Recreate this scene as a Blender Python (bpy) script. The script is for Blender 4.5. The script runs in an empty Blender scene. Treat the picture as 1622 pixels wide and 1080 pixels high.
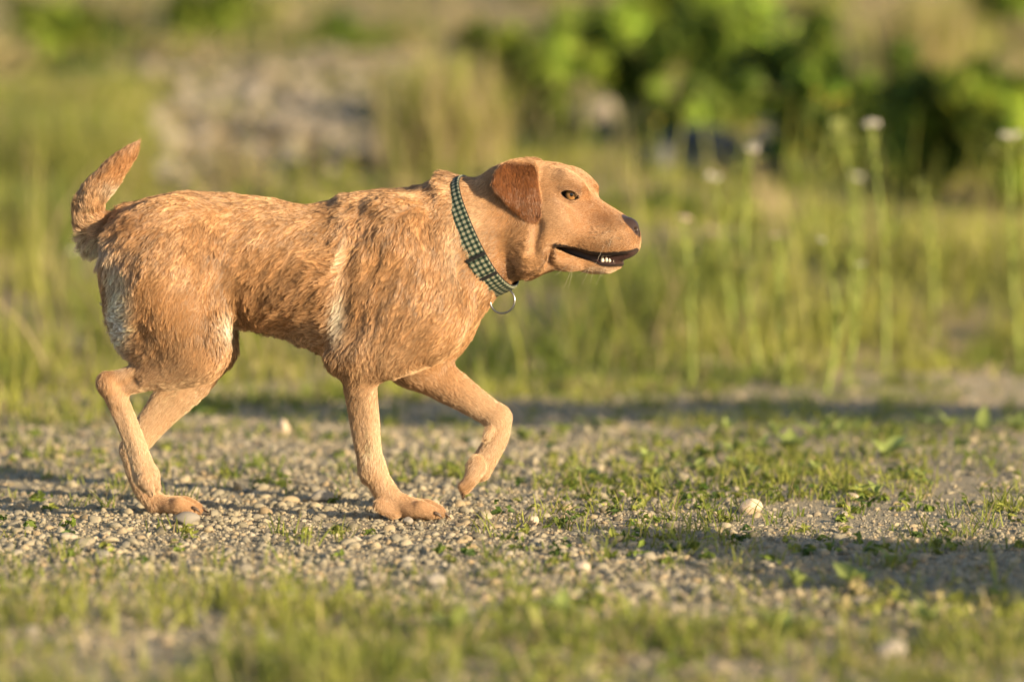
import bpy, math, random
import numpy as np
from mathutils import Vector, Matrix, kdtree

R = math.radians
rng = np.random.default_rng(7)
random.seed(7)
scene = bpy.context.scene
col = scene.collection

# ------------------------------------------------------------------ camera
CAM_Y, CAM_H, FPX = -8.0, 0.85, 7680.0          # metres, metres, focal length in photo pixels
PITCH = math.atan(536 / FPX)
cam_d = bpy.data.cameras.new('camera')
cam = bpy.data.objects.new('camera', cam_d)
col.objects.link(cam)
cam.location = (0, CAM_Y, CAM_H)
cam.rotation_euler = (math.pi / 2 - PITCH, 0, 0)
cam_d.sensor_width = 36
cam_d.lens = 36 * FPX / 1622
cam_d.clip_start = 0.1
cam_d.clip_end = 3000
cam_d.dof.use_dof = True
cam_d.dof.focus_distance = 7.93
cam_d.dof.aperture_fstop = 2.15
scene.camera = cam

# ------------------------------------------------------------------ light
SUN_EL, SUN_AZ = R(14), R(40)                    # low evening sun, from the right and a little from the viewer's side
sun_dir = Vector((math.cos(SUN_AZ) * math.cos(SUN_EL), -math.sin(SUN_AZ) * math.cos(SUN_EL), math.sin(SUN_EL)))
world = bpy.data.worlds.new('World')
scene.world = world
world.use_nodes = True
wn = world.node_tree
sky = wn.nodes.new('ShaderNodeTexSky')
sky.sky_type = 'NISHITA'
sky.sun_disc = False
sky.sun_elevation = SUN_EL
sky.sun_rotation = math.atan2(sun_dir.x, sun_dir.y)
sky.air_density = 1.0
sky.dust_density = 1.0
wn.links.new(sky.outputs[0], wn.nodes['Background'].inputs[0])
wn.nodes['Background'].inputs[1].default_value = 0.10
sl = bpy.data.lights.new('sun', 'SUN')
sl.energy = 5.0
sl.angle = R(0.6)
sl.color = (1.0, 0.80, 0.52)
so = bpy.data.objects.new('sun', sl)
so.rotation_euler = sun_dir.to_track_quat('Z', 'Y').to_euler()
so.location = (4, -4, 4)
col.objects.link(so)
scene.view_settings.view_transform = 'Standard'
scene.view_settings.look = 'None'
scene.view_settings.gamma = 1
scene.view_settings.exposure = 0.93
scene.cycles.use_denoising = True
scene.cycles.max_bounces = 8
scene.cycles.transparent_max_bounces = 8
scene.cycles.caustics_reflective = False
scene.cycles.caustics_refractive = False
scene.cycles.sample_clamp_indirect = 6

# ------------------------------------------------------------------ helpers
CA, SA = math.cos(PITCH), math.sin(PITCH)
def P(px, py, y=0.0):
    """where the photo's line of sight through (px, py) meets the upright plane at depth y"""
    u, v = (px - 811) / FPX, (540 - py) / FPX
    t = (y - CAM_Y) / (CA + v * SA)
    return np.array((u * t, y, CAM_H + (v * CA - SA) * t))

def proj(p):
    x, y, z = p[..., 0], p[..., 1] - CAM_Y, p[..., 2] - CAM_H
    dep = y * CA - z * SA
    return 811 + FPX * x / dep, 540 - FPX * (y * SA + z * CA) / dep

def _hash(ix, iy, iz, seed):
    h = (ix * 374761393 + iy * 668265263 + iz * 2147483647 + seed * 1274126177) & 0xFFFFFFFF
    h = ((h ^ (h >> 13)) * 1274126177) & 0xFFFFFFFF
    return ((h ^ (h >> 16)) & 0xFFFF) / 65535.0

def noise(x, y, z=0.0, seed=0):
    """smooth value noise, 0..1"""
    x, y, z = np.broadcast_arrays(np.asarray(x, float), np.asarray(y, float), np.asarray(z, float))
    fx, fy, fz = np.floor(x), np.floor(y), np.floor(z)
    ix, iy, iz = (f.astype(np.int64) for f in (fx, fy, fz))
    a, b, c = x - fx, y - fy, z - fz
    a, b, c = (q * q * (3 - 2 * q) for q in (a, b, c))
    r = 0
    for dx in (0, 1):
        for dy in (0, 1):
            for dz in (0, 1):
                w = (a if dx else 1 - a) * (b if dy else 1 - b) * (c if dz else 1 - c)
                r = r + w * _hash(ix + dx, iy + dy, iz + dz, seed)
    return r

def sstep(a, b, x):
    t = np.clip((x - a) / (b - a), 0, 1)
    return t * t * (3 - 2 * t)

def gz(x, y):
    """height of the ground"""
    x, y = np.asarray(x, float), np.asarray(y, float)
    s = np.clip(y - 3.4, 0, 60)
    z = 0.072 * (np.sqrt(s * s + 0.25) - 0.5)
    far = sstep(2.6, 6, y)
    z = z + far * 0.16 * (noise(x * .9, y * .9, 0, 3) - .5) + (0.004 + .035 * far) * (noise(x * 5, y * 5, 0, 4) - .5)
    z = z + 0.03 * (noise(x * 1.3 + 7, y * 1.3, 0, 5) - .5) * sstep(.5, 1.4, np.abs(y))
    return z

def G(px, py):
    """where the photo's line of sight through (px, py) meets the ground"""
    lo, hi = -6.0, 60.0
    for _ in range(50):
        m = (lo + hi) / 2
        p = P(px, py, m)
        if p[2] > gz(p[0], m): lo = m
        else: hi = m
    p = P(px, py, lo)
    return np.array((p[0], lo, float(gz(p[0], lo))))

def ppm(y):
    return FPX / (y - CAM_Y)                     # photo pixels per metre at depth y

def nmesh(name, V, polys, colors=None, mat=None, smooth=False, parent=None, uv=None):
    """one mesh object out of vertex and polygon arrays"""
    me = bpy.data.meshes.new(name)
    V = np.asarray(V, np.float32).reshape(-1, 3)
    polys = [np.asarray(p, np.int32) for p in polys if len(p)]
    me.vertices.add(len(V)); me.vertices.foreach_set('co', V.ravel())
    li = np.concatenate([p.ravel() for p in polys])
    sizes = np.concatenate([np.full(len(p), p.shape[1], np.int32) for p in polys])
    me.loops.add(len(li)); me.loops.foreach_set('vertex_index', li)
    me.polygons.add(len(sizes))
    me.polygons.foreach_set('loop_start', np.concatenate(([0], np.cumsum(sizes)[:-1])).astype(np.int32))
    me.polygons.foreach_set('use_smooth', np.full(len(sizes), smooth))
    me.update(calc_edges=True); me.validate()
    if colors is not None:
        a = me.attributes.new('col', 'FLOAT_COLOR', 'POINT')
        c = np.ones((len(V), 4), np.float32); c[:, :3] = colors
        a.data.foreach_set('color', c.ravel())
    if uv is not None:
        l = me.uv_layers.new(name='UVMap')
        l.data.foreach_set('uv', np.asarray(uv, np.float32)[li].ravel())
    if mat: me.materials.append(mat)
    o = bpy.data.objects.new(name, me)
    col.objects.link(o)
    if parent: o.parent = parent
    return o

def tag(o, label=None, cat=None, group=None, kind=None):
    for k, v in (('label', label), ('category', cat), ('group', group), ('kind', kind)):
        if v: o[k] = v
    return o

def empty(name, loc=(0, 0, 0)):
    o = bpy.data.objects.new(name, None)
    o.location = loc; o.empty_display_size = .1
    col.objects.link(o)
    return o

class NT:
    """short hand for building a material"""
    def __init__(s, name, rough=.7, spec=.3):
        s.m = bpy.data.materials.new(name); s.m.use_nodes = True
        s.t = s.m.node_tree; s.b = s.t.nodes['Principled BSDF']
        s.b.inputs['Roughness'].default_value = rough
        s.b.inputs['Specular IOR Level'].default_value = spec
    def n(s, typ, **kw):
        nd = s.t.nodes.new(typ)
        for k, v in kw.items():
            if k in nd.inputs.keys(): nd.inputs[k].default_value = v
            else: setattr(nd, k, v)
        return nd
    def l(s, a, b): s.t.links.new(a, b)
    def ramp(s, fac, stops):
        r = s.n('ShaderNodeValToRGB')
        e = r.color_ramp.elements
        while len(e) < len(stops): e.new(.5)
        for q, (p, c) in zip(e, stops): q.position = p; q.color = (*c, 1)
        if fac is not None: s.l(fac, r.inputs[0])
        return r
    def bump(s, h, strength, dist):
        b = s.n('ShaderNodeBump'); b.inputs['Strength'].default_value = strength; b.inputs['Distance'].default_value = dist
        s.l(h, b.inputs['Height']); s.l(b.outputs[0], s.b.inputs['Normal'])
    def noise(s, scale, detail=4, coord='Object', rough=.55):
        tc = s.n('ShaderNodeTexCoord'); nz = s.n('ShaderNodeTexNoise')
        nz.inputs['Scale'].default_value = scale; nz.inputs['Detail'].default_value = detail; nz.inputs['Roughness'].default_value = rough
        s.l(tc.outputs[coord], nz.inputs['Vector'])
        return nz.outputs['Fac']

def mat_leaf(name, trans=.35, rough=.55, spec=.25):
    """thin leaves and grass: colour from the mesh, some light comes through"""
    m = NT(name, rough, spec)
    a = m.n('ShaderNodeAttribute', attribute_name='col')
    m.l(a.outputs['Color'], m.b.inputs['Base Color'])
    tr = m.n('ShaderNodeBsdfTranslucent'); mx = m.n('ShaderNodeMixShader'); mx.inputs[0].default_value = trans
    m.l(a.outputs['Color'], tr.inputs['Color'])
    m.l(m.b.outputs[0], mx.inputs[1]); m.l(tr.outputs[0], mx.inputs[2])
    m.l(mx.outputs[0], m.t.nodes['Material Output'].inputs['Surface'])
    return m.m

def mat_stone(name, stops, scale=60):
    m = NT(name, .85, .25)
    oi = m.n('ShaderNodeObjectInfo')
    r = m.ramp(oi.outputs['Random'], stops)
    f = m.noise(scale, 5)
    dk = m.ramp(f, [(.25, (.62, .60, .58)), (.7, (1.12, 1.08, 1.02))])
    mx = m.n('ShaderNodeMix', data_type='RGBA', blend_type='MULTIPLY'); mx.inputs[0].default_value = 1
    m.l(r.outputs[0], mx.inputs[6]); m.l(dk.outputs[0], mx.inputs[7])
    m.l(mx.outputs[2], m.b.inputs['Base Color'])
    m.bump(f, .35, .003)
    return m.m
M_gravel = mat_stone('gravel_stone', [(0, (.16, .145, .11)), (.2, (.38, .34, .25)), (.45, (.27, .25, .205)), (.65, (.47, .41, .295)), (.85, (.37, .285, .18)), (.95, (.42, .375, .29)), (1, (.46, .42, .35))])
M_rock = mat_stone('slope_rock', [(0, (.16, .14, .115)), (.4, (.30, .265, .215)), (.7, (.25, .21, .15)), (1, (.38, .34, .28))], 14)
M_slate = mat_stone('dark_rock', [(0, (.10, .11, .12)), (.6, (.16, .165, .17)), (1, (.22, .20, .18))], 14)
M_grass = mat_leaf('grass_blade', .35)
M_leaf = mat_leaf('broad_leaf', .3)
M_petal = mat_leaf('petal', .3)

def ico(sub):
    import bmesh
    bm = bmesh.new(); bmesh.ops.create_icosphere(bm, subdivisions=sub, radius=1)
    V = np.array([v.co[:] for v in bm.verts]); F = np.array([[v.index for v in f.verts] for f in bm.faces]); bm.free()
    return V, F
ICO1, ICO2, ICO3 = ico(1), ico(2), ico(3)

def rock_mesh(name, seed, mat, base=ICO2, rough=.3, flat=.65):
    V, F = base
    r = 1 + rough * 2 * (noise(V[:, 0] * 1.3 + seed * 9.1, V[:, 1] * 1.3, V[:, 2] * 1.3, seed) - .5) + rough * .7 * (noise(V[:, 0] * 3.1, V[:, 1] * 3.1 + seed, V[:, 2] * 3.1, seed + 50) - .5)
    W = V * r[:, None]
    g = np.random.default_rng(seed)
    for _ in range(5):                            # a few broken faces
        n = g.normal(size=3); n /= np.linalg.norm(n)
        k = W @ n; lim = g.uniform(.62, .9)
        W = W - n * np.clip(k - lim, 0, None)[:, None] * .85
    W = W * np.array((1, g.uniform(.7, .95), flat))
    o = nmesh(name, W, [F], mat=mat, smooth=True)
    me = o.data; bpy.data.objects.remove(o)
    return me

def blades(base, h, w, ang, lean, curve, c0, c1, seg=3):
    """grass blades: arrays of base points, heights, widths, directions -> verts, polys, colours"""
    n = len(base)
    dirv = np.stack((np.cos(ang), np.sin(ang), np.zeros(n)), 1)
    fa = ang + np.pi / 2 + rng.normal(0, .6, n)
    side = np.stack((np.cos(fa), np.sin(fa), np.zeros(n)), 1)
    V, C = [], []
    for i in range(seg + 1):
        s = i / seg
        off = dirv * (h * (lean * s + curve * s * s))[:, None] + np.array((0, 0, 1.)) * (h * (s - .35 * curve * s * s))[:, None]
        p = base + off
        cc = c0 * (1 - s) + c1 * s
        if i < seg:
            ww = (w * (.75 + .5 * s - 1.0 * s * s))[:, None] * side
            V += [p - ww / 2, p + ww / 2]; C += [cc, cc]
        else:
            V.append(p); C.append(cc)
    k = 2 * seg + 1
    V = np.stack(V, 1).reshape(-1, 3); C = np.stack(C, 1).reshape(-1, 3)
    o = np.arange(n)[:, None] * k
    q = [np.concatenate((o + 2 * i, o + 2 * i + 1, o + 2 * i + 3, o + 2 * i + 2), 1) for i in range(seg - 1)]
    t = np.concatenate((o + 2 * seg - 2, o + 2 * seg - 1, o + 2 * seg), 1)
    return V, np.concatenate(q), t, C
# ------------------------------------------------------------------ ground
def path_far(x):  return np.interp(x, (-2.2, -.95, -.5, .1, 1.1, 2.2), (.2, 1.45, 2.1, 2.7, 3.15, 3.6)) - .05 + .22 * (noise(x * 3, 2.2, 0, 8) - .5)      # far edge of the gravel track
def path_near(x): return -1.27 - .05 * x + .35 * (noise(x * 2.2, 9.7, 0, 9) - .5)    # near edge, where grass takes over

def spaced(a, b, fine, far, n):
    inner = np.arange(a, b + fine / 2, fine)
    g = np.geomspace(fine * 2, far, n)
    return np.concatenate((a - g[::-1], inner, b + g))
gx, gy = spaced(-1.9, 1.9, .025, 500, 24), spaced(-2.8, 13, .03, 700, 24)
GX, GY = np.meshgrid(gx, gy, indexing='ij')
GV = np.stack((GX, GY, gz(GX, GY)), -1).reshape(-1, 3)
nxg, nyg = len(gx), len(gy)
ii, jj = np.meshgrid(np.arange(nxg - 1), np.arange(nyg - 1), indexing='ij')
ii, jj = ii.ravel(), jj.ravel()
GQ = np.stack((ii * nyg + jj, (ii + 1) * nyg + jj, (ii + 1) * nyg + jj + 1, ii * nyg + jj + 1), 1)
onpath = sstep(-.1, .1, path_far(GV[:, 0]) - GV[:, 1])
nz1 = noise(GV[:, 0] * 2.2, GV[:, 1] * 2.2, 0, 11); nz2 = noise(GV[:, 0] * .8, GV[:, 1] * .8, 0, 12)
sand = np.array((.39, .335, .235)) * (.85 + .3 * nz1)[:, None]
soil = np.array((.36, .29, .17)) * (.8 + .4 * nz1)[:, None]
mossy = np.array((.16, .17, .05)) * (.8 + .4 * nz1)[:, None]
soil = soil * (1 - sstep(.45, .65, nz2)[:, None] * .6) + mossy * sstep(.45, .65, nz2)[:, None] * .6
mg = NT('dry_ground', .95, .15)
at = mg.n('ShaderNodeAttribute', attribute_name='col')
f1 = mg.noise(130, 6); r1 = mg.ramp(f1, [(.3, (.6, .58, .55)), (.7, (1.25, 1.2, 1.15))])
mm = mg.n('ShaderNodeMix', data_type='RGBA', blend_type='MULTIPLY'); mm.inputs[0].default_value = 1
mg.l(at.outputs['Color'], mm.inputs[6]); mg.l(r1.outputs[0], mm.inputs[7]); mg.l(mm.outputs[2], mg.b.inputs['Base Color'])
mg.bump(f1, .7, .006)
ground = nmesh('ground', GV, [GQ], sand * onpath[:, None] + soil * (1 - onpath)[:, None], mg.m, True)
tag(ground, kind='structure')

def frustum(n, d0, d1, pad=.2):
    """random ground points inside (and a little beside) the view between two distances"""
    d = np.sqrt(rng.uniform(d0 ** 2, d1 ** 2, n))
    x = rng.uniform(-1, 1, n) * (.1065 * d + pad)
    return x, d + CAM_Y

# gravel: tens of thousands of small stones, instanced on points
def gravel_object():
    n = 330000
    x, y = frustum(n, 5.4, 11.6, .55)
    pn = noise(x * 1.5, y * 1.5, 0, 21)
    keep = rng.random(n) < np.where(y < path_far(x) + .15, .22 + .65 * pn, .15)
    fineright = sstep(.15, .6, x) * sstep(-.6, 0, y) * .35
    x, y, fineright = x[keep], y[keep], fineright[keep]
    n = len(x)
    size = np.clip(rng.lognormal(math.log(.0018), .66, n), .0009, .011) * (1 - fineright)
    pts = np.stack((x, y, gz(x, y) + size * .12), 1)
    me = bpy.data.meshes.new('gravel')
    me.vertices.add(n); me.vertices.foreach_set('co', pts.astype(np.float32).ravel())
    a = me.attributes.new('size', 'FLOAT_VECTOR', 'POINT')
    sc = size[:, None] * np.stack((rng.uniform(.8, 1.4, n), rng.uniform(.8, 1.2, n), rng.uniform(.5, .9, n)), 1)
    a.data.foreach_set('vector', sc.astype(np.float32).ravel())
    a = me.attributes.new('turn', 'FLOAT_VECTOR', 'POINT')
    rot = np.stack((rng.normal(0, .4, n), rng.normal(0, .4, n), rng.uniform(0, 6.28, n)), 1)
    a.data.foreach_set('vector', rot.astype(np.float32).ravel())
    o = bpy.data.objects.new('gravel', me); col.objects.link(o)
    tag(o, 'small rounded gravel stones covering the track', 'gravel', kind='stuff')
    ng = bpy.data.node_groups.new('gravel_scatter', 'GeometryNodeTree')
    ng.interface.new_socket('Geometry', in_out='INPUT', socket_type='NodeSocketGeometry')
    ng.interface.new_socket('Geometry', in_out='OUTPUT', socket_type='NodeSocketGeometry')
    N = ng.nodes.new; L = ng.links.new
    gi, go = N('NodeGroupInput'), N('NodeGroupOutput')
    join = N('GeometryNodeJoinGeometry')
    for k in range(6):
        s = N('GeometryNodeMeshIcoSphere'); s.inputs['Radius'].default_value = 1; s.inputs['Subdivisions'].default_value = 2
        nt = N('ShaderNodeTexNoise'); nt.noise_dimensions = '4D'; nt.inputs['W'].default_value = k * 3.7; nt.inputs['Scale'].default_value = 1.25
        pos = N('GeometryNodeInputPosition'); L(pos.outputs[0], nt.inputs['Vector'])
        mp = N('ShaderNodeMath'); mp.operation = 'MULTIPLY_ADD'; L(nt.outputs['Fac'], mp.inputs[0]); mp.inputs[1].default_value = 1.9; mp.inputs[2].default_value = .1
        vm = N('ShaderNodeVectorMath'); vm.operation = 'SCALE'; L(pos.outputs[0], vm.inputs[0]); L(mp.outputs[0], vm.inputs['Scale'])
        sp = N('GeometryNodeSetPosition'); L(s.outputs['Mesh'], sp.inputs['Geometry']); L(vm.outputs[0], sp.inputs['Position'])
        ss = N('GeometryNodeSetShadeSmooth'); L(sp.outputs[0], ss.inputs[0])
        sm = N('GeometryNodeSetMaterial'); sm.inputs['Material'].default_value = M_gravel; L(ss.outputs[0], sm.inputs[0])
        g2 = N('GeometryNodeGeometryToInstance'); L(sm.outputs[0], g2.inputs[0]); L(g2.outputs[0], join.inputs[0])
    iop = N('GeometryNodeInstanceOnPoints')
    L(gi.outputs[0], iop.inputs['Points']); L(join.outputs[0], iop.inputs['Instance']); iop.inputs['Pick Instance'].default_value = True
    rv = N('FunctionNodeRandomValue'); rv.data_type = 'INT'; rv.inputs[4].default_value = 0; rv.inputs[5].default_value = 5
    L(rv.outputs[2], iop.inputs['Instance Index'])
    for nm, sock in (('size', 'Scale'), ('turn', 'Rotation')):
        na = N('GeometryNodeInputNamedAttribute'); na.data_type = 'FLOAT_VECTOR'; na.inputs['Name'].default_value = nm
        L(na.outputs[0], iop.inputs[sock])
    L(iop.outputs[0], go.inputs[0])
    o.modifiers.new('scatter', 'NODES').node_group = ng
gravel_object()

# larger stones lying in the track: pieces of the ground
stone_data = [rock_mesh('stone', 100 + k, M_gravel, ICO2, .22, .62) for k in range(8)]
def put(name, data, loc, s, rz, parent=None, tilt=.15):
    o = bpy.data.objects.new(name, data); col.objects.link(o)
    o.location = loc; o.scale = s; o.rotation_euler = (random.gauss(0, tilt), random.gauss(0, tilt), rz)
    if parent: o.parent = parent
    return o
x, y = frustum(900, 5.9, 10.6, .0)
pn = noise(x * 1.1 + 3, y * 1.1, 0, 31)
keep = (y < path_far(x) - .05) & (rng.random(900) < .25 + .6 * pn) & (~((x > .35) & (y > 0) & (rng.random(900) < .7)))
x, y = x[keep][:290], y[keep][:290]
for k in range(len(x)):
    s = min(.0155, random.lognormvariate(math.log(.0085), .35))
    put('stone', stone_data[k % 8], (x[k], y[k], float(gz(x[k], y[k])) + s * .2), (s * random.uniform(.9, 1.4), s, s), random.uniform(0, 6), ground)

# stones that stand out one by one
M_pale = mat_stone('pale_stone', [(0, (.66, .53, .40)), (1, (.70, .58, .45))], 40)
M_greystone = mat_stone('grey_stone', [(0, (.30, .28, .25)), (1, (.36, .33, .29))], 40)
for k, (px, py, w, hh, m, lab) in enumerate((
        (1190, 815, 42, 27, M_pale, 'smooth rounded cream stone lying on the track right of the dog'),
        (297, 832, 46, 22, M_greystone, 'grey stone right under the toes of the hind paw'),
        (510, 796, 44, 20, M_greystone, 'flat grey stone half buried behind the standing front paw'),
        (646, 832, 20, 13, M_greystone, 'small grey pebble at the edge of the standing front paw'),
        (845, 834, 26, 18, M_pale, 'pinkish pale stone on the track below the lifted paw'),
        (1020, 824, 20, 13, M_pale, 'small white pebble between the pinkish stone and the rounded cream stone'),
        (922, 908, 36, 20, M_pale, 'blurred pale stone in the near gravel below the pinkish stone'),
        (448, 692, 26, 30, M_pale, 'upright white stone on the far gravel between the dog legs'),
        (1350, 795, 30, 15, M_pale, 'flat light stone right of the rounded cream stone'),
        (160, 886, 34, 16, M_greystone, 'grey flat stone in the gravel below the hind paw'),
        (985, 790, 15, 14, M_pale, 'small orange tinged pebble left of the rounded cream stone'),
        (425, 1068, 70, 34, M_greystone, 'large blurred stone at the bottom edge in the near grass'),
        (1410, 1050, 60, 40, M_greystone, 'tan blurred stone in the near grass at the lower right'),
        (690, 930, 40, 22, M_greystone, 'blurred grey stone in the near gravel below the standing paw'))):
    p = G(px, py - 2); s = w / 2 / ppm(p[1])
    o = put('stone', rock_mesh('stone', 200 + k, m, ICO3, .12, .8), (p[0], p[1], p[2] + hh / ppm(p[1]) * .38), (s, s * .9, hh / ppm(p[1]) / 1.5), .3 * k, None, .05)
    tag(o, lab, 'stone', 'single stones on the track')

# ------------------------------------------------------------------ low and tall grass
def colmix(t, a, b): return np.asarray(a)[None] * (1 - t[:, None]) + np.asarray(b)[None] * t[:, None]
G_YEL, G_GRN, G_DRK, G_DRY = (.37, .375, .075), (.17, .22, .04), (.07, .12, .02), (.48, .38, .20)
def grass(name, x, y, h, label, wid=.004, lean=.25, dry=.12, hue=None, seg=3, spread=.0):
    n = len(x)
    base = np.stack((x, y, gz(x, y) - .003), 1)
    pn = noise(x * 2.1, y * 2.1, 0, 41) if hue is None else hue
    t = np.clip(pn * 1.3 - .15 + rng.normal(0, .16, n), 0, 1)
    c1 = colmix(t, G_GRN, G_YEL)
    dr = rng.random(n) < dry
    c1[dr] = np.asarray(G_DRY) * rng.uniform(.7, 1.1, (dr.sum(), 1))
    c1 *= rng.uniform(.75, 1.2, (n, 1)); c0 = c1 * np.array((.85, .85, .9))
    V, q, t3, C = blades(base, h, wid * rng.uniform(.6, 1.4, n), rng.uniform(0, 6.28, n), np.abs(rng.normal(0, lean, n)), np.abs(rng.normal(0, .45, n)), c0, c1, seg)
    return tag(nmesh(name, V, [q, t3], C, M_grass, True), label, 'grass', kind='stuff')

def tufts(x, y, per, spread, g=None):
    k = len(x)
    idx = np.repeat(np.arange(k), per)
    return x[idx] + rng.normal(0, spread, len(idx)), y[idx] + rng.normal(0, spread, len(idx)), idx

# scattered tufts on the track
x, y = frustum(2600, 6.6, 10.8, .1)
den = .20 + .75 * sstep(.52, .72, noise(x * 2.4, y * 1.5, 0, 51)) * (.25 + .75 * sstep(-.1, .3, x)) + .35 * sstep(-.3, -1.0, y)
den += .9 * np.exp(-((x - .40) / .30) ** 2 - ((y - .45) / .55) ** 2) + .5 * np.exp(-((x - .75) / .2) ** 2 - ((y - 1.2) / .7) ** 2)
k = (rng.random(2600) < den * .8) & (y < path_far(x))
k &= ~((np.abs(y) < .15) & (x > -.65) & (x < -.1))
x, y = x[k], y[k]
hh = rng.uniform(.014, .05, len(x))
X, Y, idx = tufts(x, y, 13, .013)
grass('track_grass', X, Y, hh[idx] * rng.uniform(.5, 1.2, len(X)), 'small green grass tufts scattered over the gravel track', .0029, .5, .10)
# near grass, out of focus
x, y = frustum(4200, 5.0, 7.6, .7)
den = sstep(-.25, .35, path_near(x) - y + .5 * (noise(x * 2.7, y * 2.7, 0, 55) - .5))
den *= .25 + 1.1 * sstep(.35, .6, noise(x * 4.1, y * 3.1, 0, 57))
k = rng.random(4200) < den * .62
x, y = x[k], y[k]; hh = rng.uniform(.02, .066, len(x)) * (.4 + 1.2 * noise(x * 4.1, y * 3.1, 0, 58))
X, Y, idx = tufts(x, y, 15, .022)
grass('near_grass', X, Y, hh[idx] * rng.uniform(.5, 1.2, len(X)), 'blurred short grass in front of the gravel track', .0042, .4, .18)
# verge and slope behind
x, y = frustum(6600, 9.4, 18, .9)
edge = y - path_far(x)
pxx, pyy = proj(np.stack((x, y, gz(x, y)), 1))
den = sstep(-.15, .1, edge) * (.12 + 1.1 * sstep(.38, .62, noise(x * 3.4, y * 2.2, 0, 61)))
den *= 1 - .88 * sstep(190, 260, pxx) * sstep(690, 620, pxx) * sstep(430, 370, pyy)      # bare rocky patch behind the dog's back
k = rng.random(len(x)) < den
x, y, edge, pxx = x[k], y[k], edge[k], pxx[k]
tall = sstep(.2, 1.2, edge) * (.15 + 1.0 * noise(x * 1.2, y * 1.2, 0, 62))
tall *= np.where(pxx < 230, 1, sstep(2.6, 1.4, edge)) * (1 - .75 * sstep(220, 300, pxx) * sstep(960, 860, pxx) * sstep(1.0, .5, edge))
hh = .045 + .25 * tall * (1 - .6 * sstep(200, 260, pxx) * sstep(720, 640, pxx))
X, Y, idx = tufts(x, y, 17, .035)
hue = np.clip((noise(X * 2.3, Y * 2.3, 0, 63) - .5) * 1.8 + .62, 0, 1)
grass('tall_grass', X, Y, hh[idx] * rng.uniform(.45, 1.25, len(X)), 'tall yellow green meadow grass behind the track', .0058, .16, .15, hue)
x, y = frustum(4600, 15, 32, 2.2)
pn = noise(x * .7, y * .7, 0, 66)
k = rng.random(len(x)) < .25 + .6 * pn
x, y = x[k], y[k]; hh = rng.uniform(.05, .16, len(x)) * (1 - .7 * ((np.abs(x + .75) < .55) & (y < 12)))
X, Y, idx = tufts(x, y, 11, .06)
grass('slope_grass', X, Y, hh[idx] * rng.uniform(.5, 1.2, len(X)), 'patchy dry and green grass on the far slope', .011, .25, .5, noise(X * .8, Y * .8, 0, 67))

# thin flowering stems standing above the meadow
x, y = frustum(420, 10.6, 14, .3); k = (y - path_far(x) > .35); x, y = x[k], y[k]
grass('grass_stems', x, y, rng.uniform(.22, .48, len(x)), 'thin tall stems standing above the meadow grass', .0065, .10, .2, np.full(len(x), .8), 4)
# leafy undergrowth in patches over the slope
def undergrowth(name, x, y, r, tint, per, leaf, label, rise=.6):
    C, N, K = [], [], []
    for i in range(len(x)):
        v = rng.normal(size=(per, 3)); v[:, 2] = np.abs(v[:, 2]); v /= np.linalg.norm(v, axis=1)[:, None]
        p = v * (r[i] * rng.uniform(.3, 1, (per, 1))) * np.array((1, 1, rise)) + np.array((x[i], y[i], float(gz(x[i], y[i]))))
        C.append(p); nn = v + rng.normal(0, .5, (per, 3)) + np.array((0, 0, .5)); N.append(nn / np.linalg.norm(nn, axis=1)[:, None])
        K.append(np.asarray(tint[i])[None] * rng.uniform(.65, 1.35, (per, 1)))
    C, N, K = map(np.concatenate, (C, N, K)); n = len(C)
    d = rng.normal(size=(n, 3)); d -= N * (d * N).sum(1)[:, None]; d /= np.linalg.norm(d, axis=1)[:, None]
    s = np.cross(N, d); ln = (leaf * rng.uniform(.6, 1.3, n))[:, None]; wd = ln * .5
    V = np.stack((C - d * ln / 2, C - s * wd / 2 + N * wd * .2, C + d * ln / 2, C + s * wd / 2 + N * wd * .2), 1).reshape(-1, 3)
    o = np.arange(n)[:, None] * 4
    T = np.concatenate((np.concatenate((o, o + 2, o + 1), 1), np.concatenate((o, o + 3, o + 2), 1)))
    tag(nmesh(name, V, [T], np.repeat(K, 4, 0), M_leaf), label, 'undergrowth', kind='stuff')
x, y = frustum(330, 13, 24, 1.6)
qx, qy = proj(np.stack((x, y, gz(x, y)), 1))
k = (rng.random(len(x)) > .9 * np.exp(-((qx - 440) / 200) ** 2 - ((qy - 200) / 110) ** 2)) & (noise(x * 1.3, y * 1.3, 0, 71) > .42); x, y = x[k], y[k]
PAL = np.array(((.07, .12, .02), (.15, .20, .03), (.28, .30, .06), (.40, .33, .16), (.26, .21, .10)))
undergrowth('slope_undergrowth', x, y, rng.uniform(.08, .26, len(x)), PAL[rng.integers(0, 5, len(x))], 150, .05, 'patchy leafy undergrowth over the far slope')
x, y = frustum(520, 5.6, 7.2, .1); k = (y < path_near(x) + .15) & (noise(x * 3.3, y * 2.6, 0, 73) > .45); x, y = x[k], y[k]
undergrowth('near_herbs', x, y, rng.uniform(.015, .04, len(x)), PAL[rng.choice([1, 2, 2, 2, 3], len(x))], 16, .017, 'small blurred leaves among the near grass', 1.2)
x, y = frustum(800, 9.2, 12.2, .1); k = (np.abs(y - path_far(x) - .1) < .22) & (noise(x * 3.3, y * 2.6, 0, 74) > .4); x, y = x[k], y[k]
undergrowth('verge_herbs', x, y, rng.uniform(.015, .045, len(x)), PAL[rng.choice([0, 1, 1, 2, 3], len(x))], 22, .02, 'low leaves along the far edge of the track', .8)

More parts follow.
